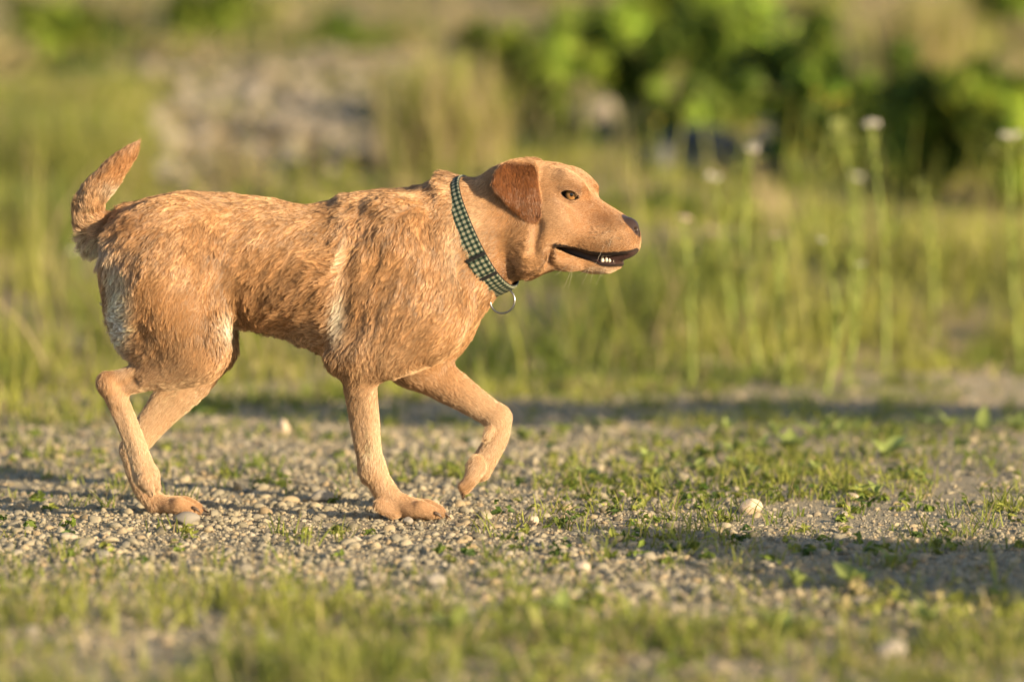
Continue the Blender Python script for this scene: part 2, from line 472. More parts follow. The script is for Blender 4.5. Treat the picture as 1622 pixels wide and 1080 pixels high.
x, y = frustum(1900, 7.3, 10.2, .0)
den = 1.0 * np.exp(-((x - .42) / .32) ** 2 - ((y - .55) / .5) ** 2) + .14 + .35 * (x > .1) * sstep(-.2, -.8, y)
k = (rng.random(1900) < den * .8) & (y < path_far(x)) & ~((np.abs(y) < .2) & (x > -.65) & (x < -.05)) & (np.hypot(x - G(1190, 813)[0], y - G(1190, 813)[1]) > .07); x, y = x[k], y[k]
undergrowth('track_herbs', x, y, rng.uniform(.008, .026, len(x)), PAL[rng.choice([0, 1, 1, 2, 2], len(x))], 14, .016, 'tiny low leaves sprouting from the gravel track', 1.0)

# two stands of tall dry grass on the slope
for px, py, hh, lab in ((705, 262, .40, 'stand of tall olive dry grass behind the dog neck'), (1470, 112, .34, 'stand of pale dry grass at the top right of the slope')):
    c = G(px, py); n = 900
    X = c[0] + rng.normal(0, .085, n); Y = c[1] + rng.normal(0, .2, n)
    grass('dry_grass', X, Y, hh * rng.uniform(.5, 1.15, n), lab, .008, .14, .55, np.full(n, .85))
# ------------------------------------------------------------------ rocks on the slope
rock_data = [rock_mesh('rock', 300 + k, M_rock, ICO3, .35, .72) for k in range(8)]
slate_data = [rock_mesh('rock', 320 + k, M_slate, ICO3, .35, .6) for k in range(4)]
M_bright = mat_stone('bright_rock', [(0, (.36, .32, .27)), (1, (.44, .39, .33))], 14)
bright_data = [rock_mesh('rock', 340 + k, M_bright, ICO3, .3, .85) for k in range(3)]
def rock(px, py, wpx, data, lab, grp, hk=1.0):
    p = G(px, py); s = wpx / 2 / ppm(p[1])
    o = put('rock', data, (p[0], p[1] + s * .3, p[2] + s * .3), (s, s * .9, s * hk), random.uniform(0, 6))
    tag(o, lab, 'rock', grp)
rock(243, 215, 62, bright_data[0], 'bright pale rock just above the tip of the dog tail', 'pale rocks on the slope')
rock(258, 285, 58, bright_data[1], 'pale rock right of the dog tail tip, just over the rump', 'pale rocks on the slope')
rock(625, 140, 56, bright_data[2], 'pale blue grey rock high on the slope over the dog shoulder', 'pale rocks on the slope')
rock(405, 165, 48, bright_data[0], 'light rock on the slope above the middle of the dog back', 'pale rocks on the slope')
rock(940, 205, 74, bright_data[1], 'tan boulder behind the dog head, left of the dark rocks', 'pale rocks on the slope', 1.2)
rock(1055, 270, 56, bright_data[2], 'pale boulder low on the slope right of the dog nose', 'pale rocks on the slope')
rock(112, 560, 54, bright_data[1], 'pale rock at the track edge left of the dog hind leg', 'pale rocks on the slope')
rock(1120, 585, 44, bright_data[0], 'small pale rock at the far edge of the track below the flowers', 'pale rocks on the slope', .7)
rock(845, 590, 50, bright_data[2], 'low grey rock at the far edge of the track behind the lifted leg', 'pale rocks on the slope', .5)
g = np.random.default_rng(5)
ORD = ['first', 'second', 'third', 'fourth', 'fifth', 'sixth', 'seventh', 'eighth', 'ninth', 'tenth', 'eleventh', 'twelfth']
for r, (row, yy) in enumerate((('top', 110), ('second', 165), ('third', 220), ('lowest', 275))):
    for c in range(9):
        rock(225 + 50 * c + g.uniform(-16, 16) + 12 * (r % 2), yy + g.uniform(-16, 16), g.uniform(34, 58), rock_data[(r * 3 + c) % 8], '%s brown grey rock from the left in the %s row of the scree heap' % (ORD[c], row), 'rocks of the scree heap')
for c in range(10):
    rock(965 + 36 * c + g.uniform(-10, 10), g.uniform(215, 275), g.uniform(55, 95), slate_data[c % 4], '%s dark slate rock from the left in the row under the shrubs' % ORD[c], 'dark rocks under the shrubs', .9)
for c, px in enumerate((18, 48, 84, 150, 190, 262)):
    rock(px, g.uniform(560, 625), g.uniform(20, 40), rock_data[c % 8], '%s grey rock from the left in the verge beside the hind legs' % ORD[c], 'rocks in the verge', .7)
for c in range(12):
    rock(385 + 72 * c + g.uniform(-20, 20), g.uniform(555, 598) - 22 * c / 12, g.uniform(16, 36), rock_data[c % 8], '%s grey rock from the left along the far edge of the track' % ORD[c], 'rocks along the track edge', .6)
# small rubble of the scree, far too fine to count
x, y = frustum(5200, 13.5, 20, .2)
qx, qy = proj(np.stack((x, y, gz(x, y)), 1))
k = (rng.random(len(x)) < np.exp(-((qx - 450) / 190) ** 2 - ((qy - 195) / 95) ** 2)); x, y = x[k], y[k]
VV, FF, CC, off = [], [], [], 0
for i in range(len(x)):
    s_ = random.uniform(.012, .032); V0, F0 = ICO1
    VV.append(V0 * s_ * (1 + .5 * (rng.random((len(V0), 1)) - .5)) * np.array((1.2, 1, .8)) + np.array((x[i], y[i], float(gz(x[i], y[i])) + s_ * .3)))
    FF.append(F0 + off); off += len(V0); CC.append(np.repeat((np.array((.29, .255, .205)) * random.uniform(.5, 1.4))[None], len(V0), 0))
ms = NT('scree_rubble', .9, .2); as_ = ms.n('ShaderNodeAttribute', attribute_name='col'); ms.l(as_.outputs['Color'], ms.b.inputs['Base Color']); ms.bump(ms.noise(60, 4), .4, .004)
tag(nmesh('scree', np.concatenate(VV), [np.concatenate(FF)], np.concatenate(CC), ms.m), 'fine grey rubble between the rocks of the slope', 'rubble', kind='stuff')

# ------------------------------------------------------------------ shrubs
M_bark = NT('bark', .9, .1)
M_bark.b.inputs['Base Color'].default_value = (.12, .08, .05, 1)
fb = M_bark.noise(80, 4); rb = M_bark.ramp(fb, [(.3, (.07, .05, .03)), (.7, (.18, .13, .08))]); M_bark.l(rb.outputs[0], M_bark.b.inputs['Base Color'])
M_bark = M_bark.m

def tube(path, rad, sides=6):
    path = np.asarray(path, float); n = len(path); V = []
    t = np.gradient(path, axis=0); t /= np.linalg.norm(t, axis=1)[:, None] + 1e-9
    up = np.array((.13, .97, .2))
    for i in range(n):
        a = np.cross(t[i], up); a /= np.linalg.norm(a) + 1e-9; b = np.cross(t[i], a)
        for k in range(sides):
            th = 2 * np.pi * k / sides
            V.append(path[i] + rad[i] * (a * math.cos(th) + b * math.sin(th)))
    q = [(i * sides + k, i * sides + (k + 1) % sides, (i + 1) * sides + (k + 1) % sides, (i + 1) * sides + k) for i in range(n - 1) for k in range(sides)]
    return np.array(V), np.array(q)

def joined(parts):
    V, Q, off = [], [], 0
    for v, q in parts: V.append(v); Q.append(q + off); off += len(v)
    return np.concatenate(V), np.concatenate(Q)

def leaves(c, nrm, ln, wd, colr, rg):
    """pointed leaves, two folded halves each"""
    n = len(c)
    d = rg.normal(size=(n, 3)); d -= nrm * (d * nrm).sum(1)[:, None]; d /= np.linalg.norm(d, axis=1)[:, None]
    s = np.cross(nrm, d)
    b = c - d * ln[:, None] / 2; tip = c + d * ln[:, None] / 2
    l = c - s * wd[:, None] / 2 + nrm * wd[:, None] * .18; r = c + s * wd[:, None] / 2 + nrm * wd[:, None] * .18
    V = np.stack((b, l, tip, r), 1).reshape(-1, 3)
    o = np.arange(n)[:, None] * 4
    T = np.concatenate((np.concatenate((o, o + 2, o + 1), 1), np.concatenate((o, o + 3, o + 2), 1)))
    return V, T, np.repeat(colr, 4, 0)

def shrub(loc, w, h, nleaf, tint, lab, seed, leaf=.05, grp='shrubs on the slope'):
    rg = np.random.default_rng(seed)
    root = empty('shrub', loc)
    tag(root, lab, 'shrub', grp)
    nb = 14; parts, cl = [], []
    for k in range(nb):
        a = rg.uniform(0, 6.28); rr = rg.uniform(.15, 1) * w * .5
        tip = np.array((math.cos(a) * rr, math.sin(a) * rr, h * rg.uniform(.45, .88)))
        s = np.linspace(0, 1, 6)[:, None]
        path = tip * s + rg.normal(0, .02, (6, 3)) * s; path[:, 2] = tip[2] * s[:, 0] ** .8
        parts.append(tube(path, np.linspace(.014, .004, 6) * (h / .6)))
        for q in (.45, .7, 1.0):
            cl.append((tip * q + rg.normal(0, .05, 3) * w, rg.uniform(.08, .17) * (w + h) / 2))
    V, Q = joined(parts)
    nmesh('stem', V, [Q], mat=M_bark, smooth=True, parent=root)
    per = nleaf // len(cl); C, N, K = [], [], []
    for c, r in cl:
        v = rg.normal(size=(per, 3)); v /= np.linalg.norm(v, axis=1)[:, None]
        rad = r * rg.uniform(.3, 1, per) ** .5
        p = c + v * rad[:, None] * (1 + .4 * rg.normal(size=(per, 1)) * .5)
        K.append(np.full(per, rg.choice([.55, .9, 1.25, 1.9])) * rg.uniform(.85, 1.15)); C.append(p); nn = v + rg.normal(0, .6, (per, 3)) + np.array((0, 0, .4)); N.append(nn / np.linalg.norm(nn, axis=1)[:, None])
    C, N, K = np.concatenate(C), np.concatenate(N), np.concatenate(K)
    C[:, 2] = np.maximum(C[:, 2], .02)
    colr = np.asarray(tint)[None] * rg.uniform(.65, 1.35, (len(C), 1)) * K[:, None] * (1 + rg.normal(0, .08, (len(C), 3)))
    V, T, cc = leaves(C, N, leaf * rg.uniform(.6, 1.3, len(C)), leaf * .55 * rg.uniform(.7, 1.2, len(C)), np.clip(colr, .01, 1), rg)
    nmesh('foliage', V, [T], cc, M_leaf, parent=root)
    return root
DG, MG, YG = (.12, .175, .022), (.18, .235, .03), (.22, .29, .05)
for k, (px, py, w, h, t, n, lab) in enumerate((
        (1170, 200, 280, 180, DG, 4000, 'dark green shrub above the dark rocks, behind the tallest flowers'),
        (1320, 275, 280, 250, DG, 5000, 'dense green shrub behind the tallest white flower stalk'),
        (1465, 310, 290, 220, DG, 5000, 'bright green shrub second from the right edge of the slope'),
        (1600, 330, 210, 250, MG, 3600, 'tall dark shrub at the right edge of the photo'),
        (835, 215, 230, 190, MG, 4500, 'round green shrub over the dog head'),
        (1010, 175, 190, 150, MG, 3600, 'small green shrub between the two larger shrubs, above the dog nose'),
        (1095, 225, 170, 90, YG, 2400, 'low yellow green shrub between the round shrub and the dark rocks'),
        (940, 110, 170, 100, YG, 2200, 'yellow green shrub high on the slope above the dog forehead'),
        (1540, 250, 150, 130, YG, 2400, 'yellow green shrub just left of the tall dark shrub at the right edge'),
        (1080, 60, 170, 110, MG, 2200, 'green shrub highest on the slope, right of the middle'),
        (1590, 60, 130, 140, DG, 2200, 'green shrub in the upper right corner'),
        (320, 65, 170, 90, MG, 2200, 'low green shrub at the top of the slope above the dog rump'),
        (95, 95, 130, 95, MG, 2200, 'low green shrub in the upper left corner'),
        (520, 72, 110, 45, DG, 1600, 'flat dark green shrub at the top of the scree heap'))):
    p = G(px, py); q = ppm(p[1])
    shrub(p, w / q, h / q, int(n * 1.7), t, lab, 400 + k, .055)
# two shrubs added right of the view to cast the near shadow on the track
def shadow_shrub(px, py, far, w, lab, seed, n, leaf=.06):
    p = G(px, py)
    e = np.array((math.cos(SUN_AZ), -math.sin(SUN_AZ))) * far
    x, y = p[0] + e[0], p[1] + e[1]
    shrub((x, y, float(gz(x, y))), w, far * math.tan(SUN_EL) * 1.12, n, DG, lab, seed, leaf, 'added shadow shrubs beside the track')
shadow_shrub(1080, 850, 2.0, .5, 'low shrub added out of view to cast the near shadow on the track', 431, 5200)
shadow_shrub(1400, 900, 1.6, .55, 'second low shrub added out of view to cast the near shadow on the track', 432, 5200)
# unseen saplings added so their crowns throw the shade band on the far gravel
def shade_sapling(px, py, far, r, lab, seed):
    rg = np.random.default_rng(seed); p = G(px, py)
    c = p + np.array(sun_dir) * far; base = np.array((c[0], c[1], float(gz(c[0], c[1]))))
    root = empty('shade_sapling', base); tag(root, lab, 'shade_sapling', 'saplings added for the far shade band')
    top = c - base; s = np.linspace(0, 1, 8)[:, None]
    path = top * s; path[:, 0] += np.sin(s[:, 0] * 5) * .012
    V, Q = tube(path, np.linspace(.008, .003, 8)); nmesh('trunk', V, [Q], mat=M_bark, smooth=True, parent=root)
    n = 900; v = rg.normal(size=(n, 3)); v /= np.linalg.norm(v, axis=1)[:, None]
    C = top + v * (r * rg.uniform(.2, 1.15, (n, 1)) ** .6) * np.array((1.5, 1.0, 1.0)); nn = v + rg.normal(0, .7, (n, 3)); nn /= np.linalg.norm(nn, axis=1)[:, None]
    V, T, cc = leaves(C, nn, rg.uniform(.03, .055, n), rg.uniform(.018, .03, n), np.asarray(DG)[None] * rg.uniform(.7, 1.3, (n, 1)), rg)
    nmesh('crown', V, [T], cc, M_leaf, parent=root)
for k in range(9):
    shade_sapling(330 + 165 * k, 652 + (k % 3) * 3, 4.2, (.10, .115, .095)[k % 3], '%s slim shade tree from the left in the unseen row added to shade the far gravel' % ORD[k], 700 + k)

# ------------------------------------------------------------------ flower stalks
M_stalk = NT('stalk', .6, .25); M_stalk.b.inputs['Base Color'].default_value = (.24, .30, .07, 1)
fs = M_stalk.noise(60, 3); rs = M_stalk.ramp(fs, [(.3, (.20, .27, .05)), (.7, (.33, .37, .10))]); M_stalk.l(rs.outputs[0], M_stalk.b.inputs['Base Color']); M_stalk = M_stalk.m
def flower(px, py, by, depth, head, petal, lab, seed, lean=0.0):
    rg = np.random.default_rng(seed)
    b = P(px + lean, by, depth); b[2] = float(gz(b[0], depth))
    t = P(px, py, depth) - b
    root = empty('wild_flower', b); tag(root, lab, 'flower', 'flower stalks behind the track')
    s = np.linspace(0, 1, 9)[:, None]
    path = t * s; path[:, 0] += np.sin(s[:, 0] * 3.1) * .022 * rg.normal(); path[:, 1] += np.sin(s[:, 0] * 3.1) * .01
    V, Q = tube(path, np.linspace(.0046, .0024, 9) * (.6 if petal[2] < .1 else 1)); nmesh('stalk', V, [Q], mat=M_stalk, smooth=True, parent=root)
    for q in range(rg.integers(1, 4)):                                # side shoots
        u = rg.uniform(.35, .85); a0 = np.array([np.interp(u, s[:, 0], path[:, i]) for i in range(3)])
        e = a0 + np.array((rg.uniform(-.05, .05), rg.uniform(-.05, .05), rg.uniform(.05, .11)))
        V, Q = tube(np.array([a0, a0 * .5 + e * .5 + np.array((0, 0, -.008)), e]), np.array((.0024, .002, .0012))); nmesh('shoot', V, [Q], mat=M_stalk, smooth=True, parent=root)
    n = 34                                                            # narrow stem leaves
    sp = rg.uniform(.05, .95, n); base = np.stack([np.interp(sp, s[:, 0], path[:, i]) for i in range(3)], 1)
    V, q, t3, C = blades(base, rg.uniform(.03, .07, n) * (1.2 - sp * .6), np.full(n, .007), rg.uniform(0, 6.28, n), rg.uniform(.3, .8, n), rg.uniform(.1, .5, n), colmix(rg.random(n), G_GRN, G_YEL), colmix(rg.random(n), G_GRN, G_YEL))
    nmesh('leaf', V, [q, t3], C, M_grass, True, root)['kind'] = 'stuff'
    r = 1.0 * head / 2 / ppm(depth)
    heads = [t] + [t + np.array((rg.uniform(-1, 1) * r * 2.2, rg.uniform(-1, 1) * r * 2, -r * rg.uniform(.6, 2.4))) for _ in range(3 if head > 24 else 1)]
    for k, c in enumerate(heads):
        rr = r * (1 if k == 0 else .55)
        m = 46; v = rg.normal(size=(m, 3)); v[:, 2] = np.abs(v[:, 2]) * .8; v /= np.linalg.norm(v, axis=1)[:, None]
        cen = np.stack((rg.uniform(-1.1, 1.1, 6), rg.uniform(-1.1, 1.1, 6), rg.uniform(-.5, .3, 6)), 1) * rr * .8      # loose flat cluster
        V, T, cc = leaves(c + cen[rg.integers(0, 6, m)] + v * rr * .34, v, np.full(m, rr * .62), np.full(m, rr * .34), np.asarray(petal if k == 0 else (.34, .36, .12))[None] * rg.uniform(.85, 1.1, (m, 1)), rg)
        nmesh('flower_head' if k == 0 else 'bud', V, [T], cc, M_petal, parent=root)
WH, PK, GN = (.74, .69, .62), (.70, .54, .47), (.42, .45, .16)
for k, (px, py, by, dp, hd, pc, lab, ln) in enumerate((
        (1377, 197, 555, 3.1, 30, WH, 'tallest white flower stalk in front of the dense green shrub', 26),
        (1190, 234, 560, 3.1, 27, WH, 'white flower on a tall stalk above the dark rocks', 14),
        (1132, 278, 555, 3.5, 27, WH, 'white flower left of the tall stalk above the dark rocks', 34),
        (1083, 346, 565, 2.8, 20, PK, 'pinkish flower nearest to the dog nose', 14),
        (1230, 373, 570, 2.7, 17, PK, 'small pink flower below the tall white flower', 14),
        (1302, 380, 575, 2.6, 15, WH, 'small white flower on a knobbly stalk in the middle of the meadow', 8),
        (1364, 419, 570, 2.65, 13, WH, 'smallest white flower low in the grass under the tallest stalk', -24),
        (1600, 214, 555, 3.2, 30, WH, 'white flower cluster at the right edge of the meadow', 18),
        (1326, 196, 500, 4.1, 32, GN, 'greenish flower bud stalk just left of the tallest white flower', 20),
        (1356, 281, 500, 4.4, 22, WH, 'faint white flower just left of the tallest stalk', 8),
        (1460, 290, 520, 4.0, 18, GN, 'small yellowish bud stalk right of the tallest white flower', 20),
        (1128, 367, 530, 4.4, 24, PK, 'faint pale pink flower low between the two left flower stalks', 6),
        (118, 398, 560, 3.6, 20, WH, 'faint white flower in the grass left under the dog tail', 6))):
    flower(px, py, by, dp, hd, pc, lab, 500 + k, ln)
# yellow flowers far behind
for k, (px, py, dp) in enumerate(((1040, 190, 6.5), (1195, 200, 6.5), (1290, 150, 6), (1320, 160, 6), (1335, 155, 6), (1285, 210, 6.2), (555, 256, 6.5), (1265, 240, 6))):
    flower(px, py, py + 120, dp, 17, (.50, .36, .05), ['yellow flower above the tan boulder behind the dog head', 'yellow flower in front of the dark rocks', 'left one of the three yellow flowers under the dark shrub', 'middle one of the three yellow flowers under the dark shrub', 'right one of the three yellow flowers under the dark shrub', 'yellow flower left of the greenish bud stalk', 'lone yellow flower on the scree heap above the dog withers', 'yellow flower low over the dark rocks'][k], 540 + k)

# ------------------------------------------------------------------ broad leaved weeds on the track
def weed(px, py, hpx, nl, lab, seed, wide=1.0, tint=None, upright=.65):
    rg = np.random.default_rng(seed)
    p = G(px, py); H = (1.15 if py < 850 else .85) * hpx / ppm(p[1])
    root = empty('weed', p); tag(root, lab, 'weed', 'broad leaved weeds')
    for k in range(nl):
        a = 6.28 * k / nl + rg.uniform(-.5, .5); L = H * rg.uniform(.75, 1.25); el = rg.uniform(upright, 1.35)
        w = L * .165 * wide * rg.uniform(.8, 1.2); V = []; C = []
        c = np.asarray(tint if tint is not None else (.29, .345, .10)) * rg.uniform(.75, 1.25)
        d = np.array((math.cos(a), math.sin(a), 0)); s = np.array((-d[1], d[0], 0)); pos = np.zeros(3); e = el
        for i in range(7):
            t = i / 6
            ww = w * max(.06, math.sin(min(1, t * 1.12 + .02) * math.pi) ** .8) if t > .18 else w * .12
            nz = -d * math.sin(e) + np.array((0, 0, 1)) * math.cos(e)
            V += [pos - s * ww + nz * ww * .35, pos.copy(), pos + s * ww + nz * ww * .35]
            C += [c * rg.uniform(.9, 1.1), c * 1.15, c * rg.uniform(.9, 1.1)]
            pos = pos + (d * math.cos(e) + np.array((0, 0, 1)) * math.sin(e)) * L / 6; e -= rg.uniform(.08, .24)
        q = [(i * 3 + j, i * 3 + j + 1, i * 3 + j + 4, i * 3 + j + 3) for i in range(6) for j in range(2)]
        nmesh('leaf', V, [q], C, M_leaf, True, root)
for k, (px, py, h, nl, wd, lab) in enumerate((
        (832, 700, 34, 7, 1, 'leafy weed right behind the lifted front paw'),
        (922, 762, 34, 6, 1.2, 'small leafy weed on the track just right of the lifted paw'),
        (1028, 738, 32, 6, 1, 'low weed in the left of the weedy patch'),
        (1066, 730, 28, 6, 1, 'low weed second from the left in the weedy patch'),
        (1168, 726, 44, 6, 1, 'dark spreading weed left of the tall leaved weed'),
        (1252, 722, 50, 7, 1.3, 'broad leaved bright weed in the middle of the weedy patch'),
        (1300, 700, 52, 5, 1, 'weed with an upright pointed leaf behind the bright weed'),
        (1325, 698, 46, 4, .8, 'narrow weed right of the upright pointed leaf'),
        (1404, 728, 56, 5, 1, 'weed with two raised leaves in the right of the weedy patch'),
        (1205, 716, 34, 6, 1, 'small weed just left of the broad leaved bright weed'),
        (1478, 678, 40, 6, 1, 'weed in the long shadow at the right of the track'),
        (1556, 690, 44, 5, 1, 'weed with a long bent leaf near the right edge'),
        (1612, 688, 42, 5, 1, 'weed cut by the right edge of the photo'),
        (1360, 640 + 45, 30, 5, 1, 'small weed at the near edge of the long shadow'),
        (1262, 935, 60, 5, 1.1, 'blurred weed in the left of the near shadow'),
        (1352, 940, 86, 6, 1.2, 'blurred leafy weed standing up in the near shadow'),
        (1416, 900, 66, 4, 1.1, 'blurred weed with a round raised leaf in the near shadow'),
        (890, 985, 90, 6, 1, 'blurred weed at the bottom in the near grass below the pale stone'),
        (1240, 1010, 90, 6, 1, 'blurred weed in the near grass under the near shadow'),
        (1470, 1000, 80, 6, 1, 'blurred weed in the near grass at the lower right'),
        (720, 1010, 90, 6, 1, 'blurred weed in the near grass at the bottom middle'),
        (1570, 690 + 55, 26, 5, 1, 'tiny weed below the weed with the long bent leaf'))):
    weed(px, py, h, nl, lab, 600 + k, wd)
g = np.random.default_rng(12)
for c, px in enumerate(np.linspace(1000, 1450, 10)):
    weed(px + g.uniform(-14, 14), g.uniform(742, 790), g.uniform(20, 32), 6, '%s small sprouting weed from the left in the lower row of the weedy patch' % ORD[c], 660 + c, 1.1)
for c, px in enumerate(np.linspace(880, 1600, 9)):
    weed(px + g.uniform(-20, 20), g.uniform(676, 700), g.uniform(22, 36), 6, '%s low weed from the left in the row just below the long shadow' % ORD[c], 680 + c, 1.0)
weed(460, 925, 85, 5, 'grassy weed with a tall blade in the near gravel under the belly', 640, .35, (.25, .30, .07), .8)
weed(1578, 950, 120, 3, 'tall blurred blade standing in the near shadow at the right', 641, .25, (.3, .33, .1), 1.2)
# ------------------------------------------------------------------ the dog: one continuous body from a distance field
def axis(*segs):
    return np.concatenate([np.arange(a, b, s) for a, b, s in segs]).astype(np.float32)
AX = axis((-.775, -.07, .003), (-.07, .24, .0014))
AY = axis((-.215, .215, .0022))
AZ = axis((-.02, .37, .0027), (.37, .635, .0014))
F = np.full((len(AX), len(AY), len(AZ)), .5, np.float32)

def region(lo, hi):
    s = []
    for a, l, h in zip((AX, AY, AZ), lo, hi):
        i, j = np.searchsorted(a, l), np.searchsorted(a, h)
        s.append(slice(max(0, i - 1), min(len(a), j + 1)))
    s = tuple(s)
    return s, AX[s[0]][:, None, None], AY[s[1]][None, :, None], AZ[s[2]][None, None, :]

def blend(s, d, k, op='add'):
    a = F[s]
    if op == 'cut': a, d = -a, d
    h = np.clip(k - np.abs(a - d), 0, None) / k
    r = np.minimum(a, d) - h * h * k / 4
    F[s] = -r if op == 'cut' else r

def capsule(a, b, ra, rb, k=.02, op='add', sy=1.0):
    a, b = np.asarray(a, np.float32), np.asarray(b, np.float32)
    m = max(ra, rb) * max(1, 1 / sy) + k + .012
    s, X, Y, Z = region(np.minimum(a, b) - m, np.maximum(a, b) + m)
    ba = b - a
    px, py, pz = X - a[0], (Y - a[1]), Z - a[2]
    h = np.clip((px * ba[0] + py * ba[1] + pz * ba[2]) / (ba @ ba + 1e-12), 0, 1)
    d = np.sqrt((px - h * ba[0]) ** 2 + ((py - h * ba[1]) * sy) ** 2 + (pz - h * ba[2]) ** 2) - (ra + (rb - ra) * h)
    blend(s, d, k, op)

def chain(pts, k=.015, op='add', sy=1.0):
    """(px, py, depth, radius in photo pixels) along a limb: a smooth tapered tube"""
    w = np.array([(*P(p[0], p[1], p[2]), p[3] / ppm(p[2])) for p in pts])
    fine = []
    for i in range(len(w) - 1):
        p0, p1, p2, p3 = w[max(i - 1, 0)], w[i], w[i + 1], w[min(i + 2, len(w) - 1)]
        n = 4 if len(w) > 2 else 1
        for u in np.arange(n) / n:
            fine.append(.5 * (2 * p1 + (p2 - p0) * u + (2 * p0 - 5 * p1 + 4 * p2 - p3) * u ** 2 + (3 * p1 - p0 - 3 * p2 + p3) * u ** 3))
    fine.append(w[-1]); fine = np.array(fine, np.float32)
    m = w[:, 3].max() + k + .012
    s, X, Y, Z = region(w[:, :3].min(0) - m, w[:, :3].max(0) + m)
    d = np.float32(9)
    for a, b in zip(fine[:-1], fine[1:]):
        ba = b[:3] - a[:3]
        px, py, pz = X - a[0], Y - a[1], Z - a[2]
        h = np.clip((px * ba[0] + py * ba[1] + pz * ba[2]) / (ba @ ba + 1e-12), 0, 1)
        d = np.minimum(d, np.sqrt((px - h * ba[0]) ** 2 + (py - h * ba[1]) ** 2 + (pz - h * ba[2]) ** 2) - (a[3] + (b[3] - a[3]) * h))
    blend(s, d, k, op)

def ellipsoid(c, r, rot=0.0, k=.02, op='add'):
    c, r = np.asarray(c, np.float32), np.asarray(r, np.float32)
    m = r.max() + k + .012
    s, X, Y, Z = region(c - m, c + m)
    x, y, z = X - c[0], Y - c[1], Z - c[2]
    cs, sn = math.cos(rot), math.sin(rot)
    u, w = x * cs + z * sn, -x * sn + z * cs
    q = np.sqrt((u / r[0]) ** 2 + (y / r[1]) ** 2 + (w / r[2]) ** 2)
    g = np.sqrt((u / r[0] ** 2) ** 2 + (y / r[1] ** 2) ** 2 + (w / r[2] ** 2) ** 2) + 1e-6
    blend(s, q * (q - 1) / g, k, op)

def curve(xs, ys, n=400):
    """smooth (monotone cubic) sampling of profile knots"""
    xs, ys = np.asarray(xs, float), np.asarray(ys, float)
    h = np.diff(xs); dl = np.diff(ys) / h
    m = np.concatenate(([dl[0]], np.where(dl[:-1] * dl[1:] > 0, 2 * dl[:-1] * dl[1:] / (dl[:-1] + dl[1:] + 1e-12), 0), [dl[-1]]))
    t = np.linspace(xs[0], xs[-1], n); i = np.clip(np.searchsorted(xs, t) - 1, 0, len(h) - 1)
    u = (t - xs[i]) / h[i]
    return t, (2*u**3 - 3*u**2 + 1) * ys[i] + (u**3 - 2*u**2 + u) * h[i] * m[i] + (-2*u**3 + 3*u**2) * ys[i+1] + (u**3 - u**2) * h[i] * m[i+1]

YAW = R(16); PIV = P(800, 330, 0)
def loft(knots, p=2.0, k=.02, op='add', head=False, inset=0, core=0.0):
    """knots: (px, top row, bottom row, half width m): stacked cross sections"""
    kn = np.array(knots, float)
    px, tp = curve(kn[:, 0], kn[:, 1] + inset); bt = curve(kn[:, 0], kn[:, 2] - inset)[1]; hw = curve(kn[:, 0], kn[:, 3])[1]
    xs = (px - 811) / FPX * 8.03; zt, zb = (np.array([P(811, q, 0)[2] for q in v]) for v in (tp, bt))
    pad = k + .02
    y1 = hw.max() + pad
    if head:
        s, X, Y, Z = region((xs[0] - pad - .02, -y1 - .09, zb.min() - pad), (xs[-1] + pad + .02, y1 + .02, zt.max() + pad))
        xl = (X - PIV[0]) * math.cos(YAW) - Y * math.sin(YAW); yl = (X - PIV[0]) * math.sin(YAW) + Y * math.cos(YAW)
        xs = (xs - PIV[0]) / math.cos(YAW)
    else:
        s, X, Y, Z = region((xs[0] - pad, -y1, zb.min() - pad), (xs[-1] + pad, y1, zt.max() + pad)); xl, yl = X, Y
    it = lambda v: np.interp(xl.ravel(), xs, v).reshape(xl.shape).astype(np.float32)
    a = np.maximum(it((zt - zb) / 2), .0012); zc = it((zt + zb) / 2); b = it(hw)
    d = ((np.abs(yl) / b) ** p + (np.abs(Z - zc) / a) ** p) ** (1 / p)
    d = (d - 1) * np.minimum(a, b)
    d = np.maximum(d, np.maximum(xs[0] - xl, xl - xs[-1]))
    if core: d = np.maximum(d, core - np.abs(yl))
    blend(s, d.astype(np.float32), k, op)

def paw(px, py, y, r, tips, row):
    """a standing paw: one rounded foot, four toe ends and the furrows between them"""
    ellipsoid(P(px, py, y), r, R(-7), .014)
    for tx, t in zip(tips, (-.027, -.009, .009, .027)):
        chain([(tx - 26, row - 9, y + t * .95, 11), (tx - 8, row, y + t, 9.5)], .006)
    for g in (-.018, 0, .018):
        capsule(P(px + 2, py - 16, y + g * .9), P(px + 44, py + 4, y + g * 1.05), .0020, .0026, .004, 'cut')
# trunk and neck
loft([(174, 350, 405, .045), (186, 335, 452, .082), (206, 322, 492, .098), (240, 309, 520, .110), (300, 299, 530, .116), (360, 303, 518, .106),
      (420, 309, 529, .112), (490, 319, 553, .126), (520, 314, 566, .132), (548, 302, 577, .134), (600, 296, 588, .132), (650, 291, 592, .125), (680, 281, 583, .116),
      (700, 269, 572, .110), (722, 273, 550, .101), (750, 276, 524, .094), (775, 268, 492, .087), (795, 259, 466, .080), (820, 256, 448, .074), (845, 268, 440, .064), (864, 300, 418, .04)], 2.15, .01, inset=5)
for s in (-1, 1):
    # haunch
    ellipsoid(P(262, 430, .075 * s), (.088, .055, .115), R(-14), .05)
    ellipsoid(P(218, 482, .078 * s), (.038, .042, .086), R(-8), .03)
    # shoulder blade and upper arm
    ellipsoid(P(640, 412, .088 * s), (.062, .052, .106), R(20), .035)
    ellipsoid(P(655, 505, .092 * s), (.088, .048, .066), R(-25), .04)
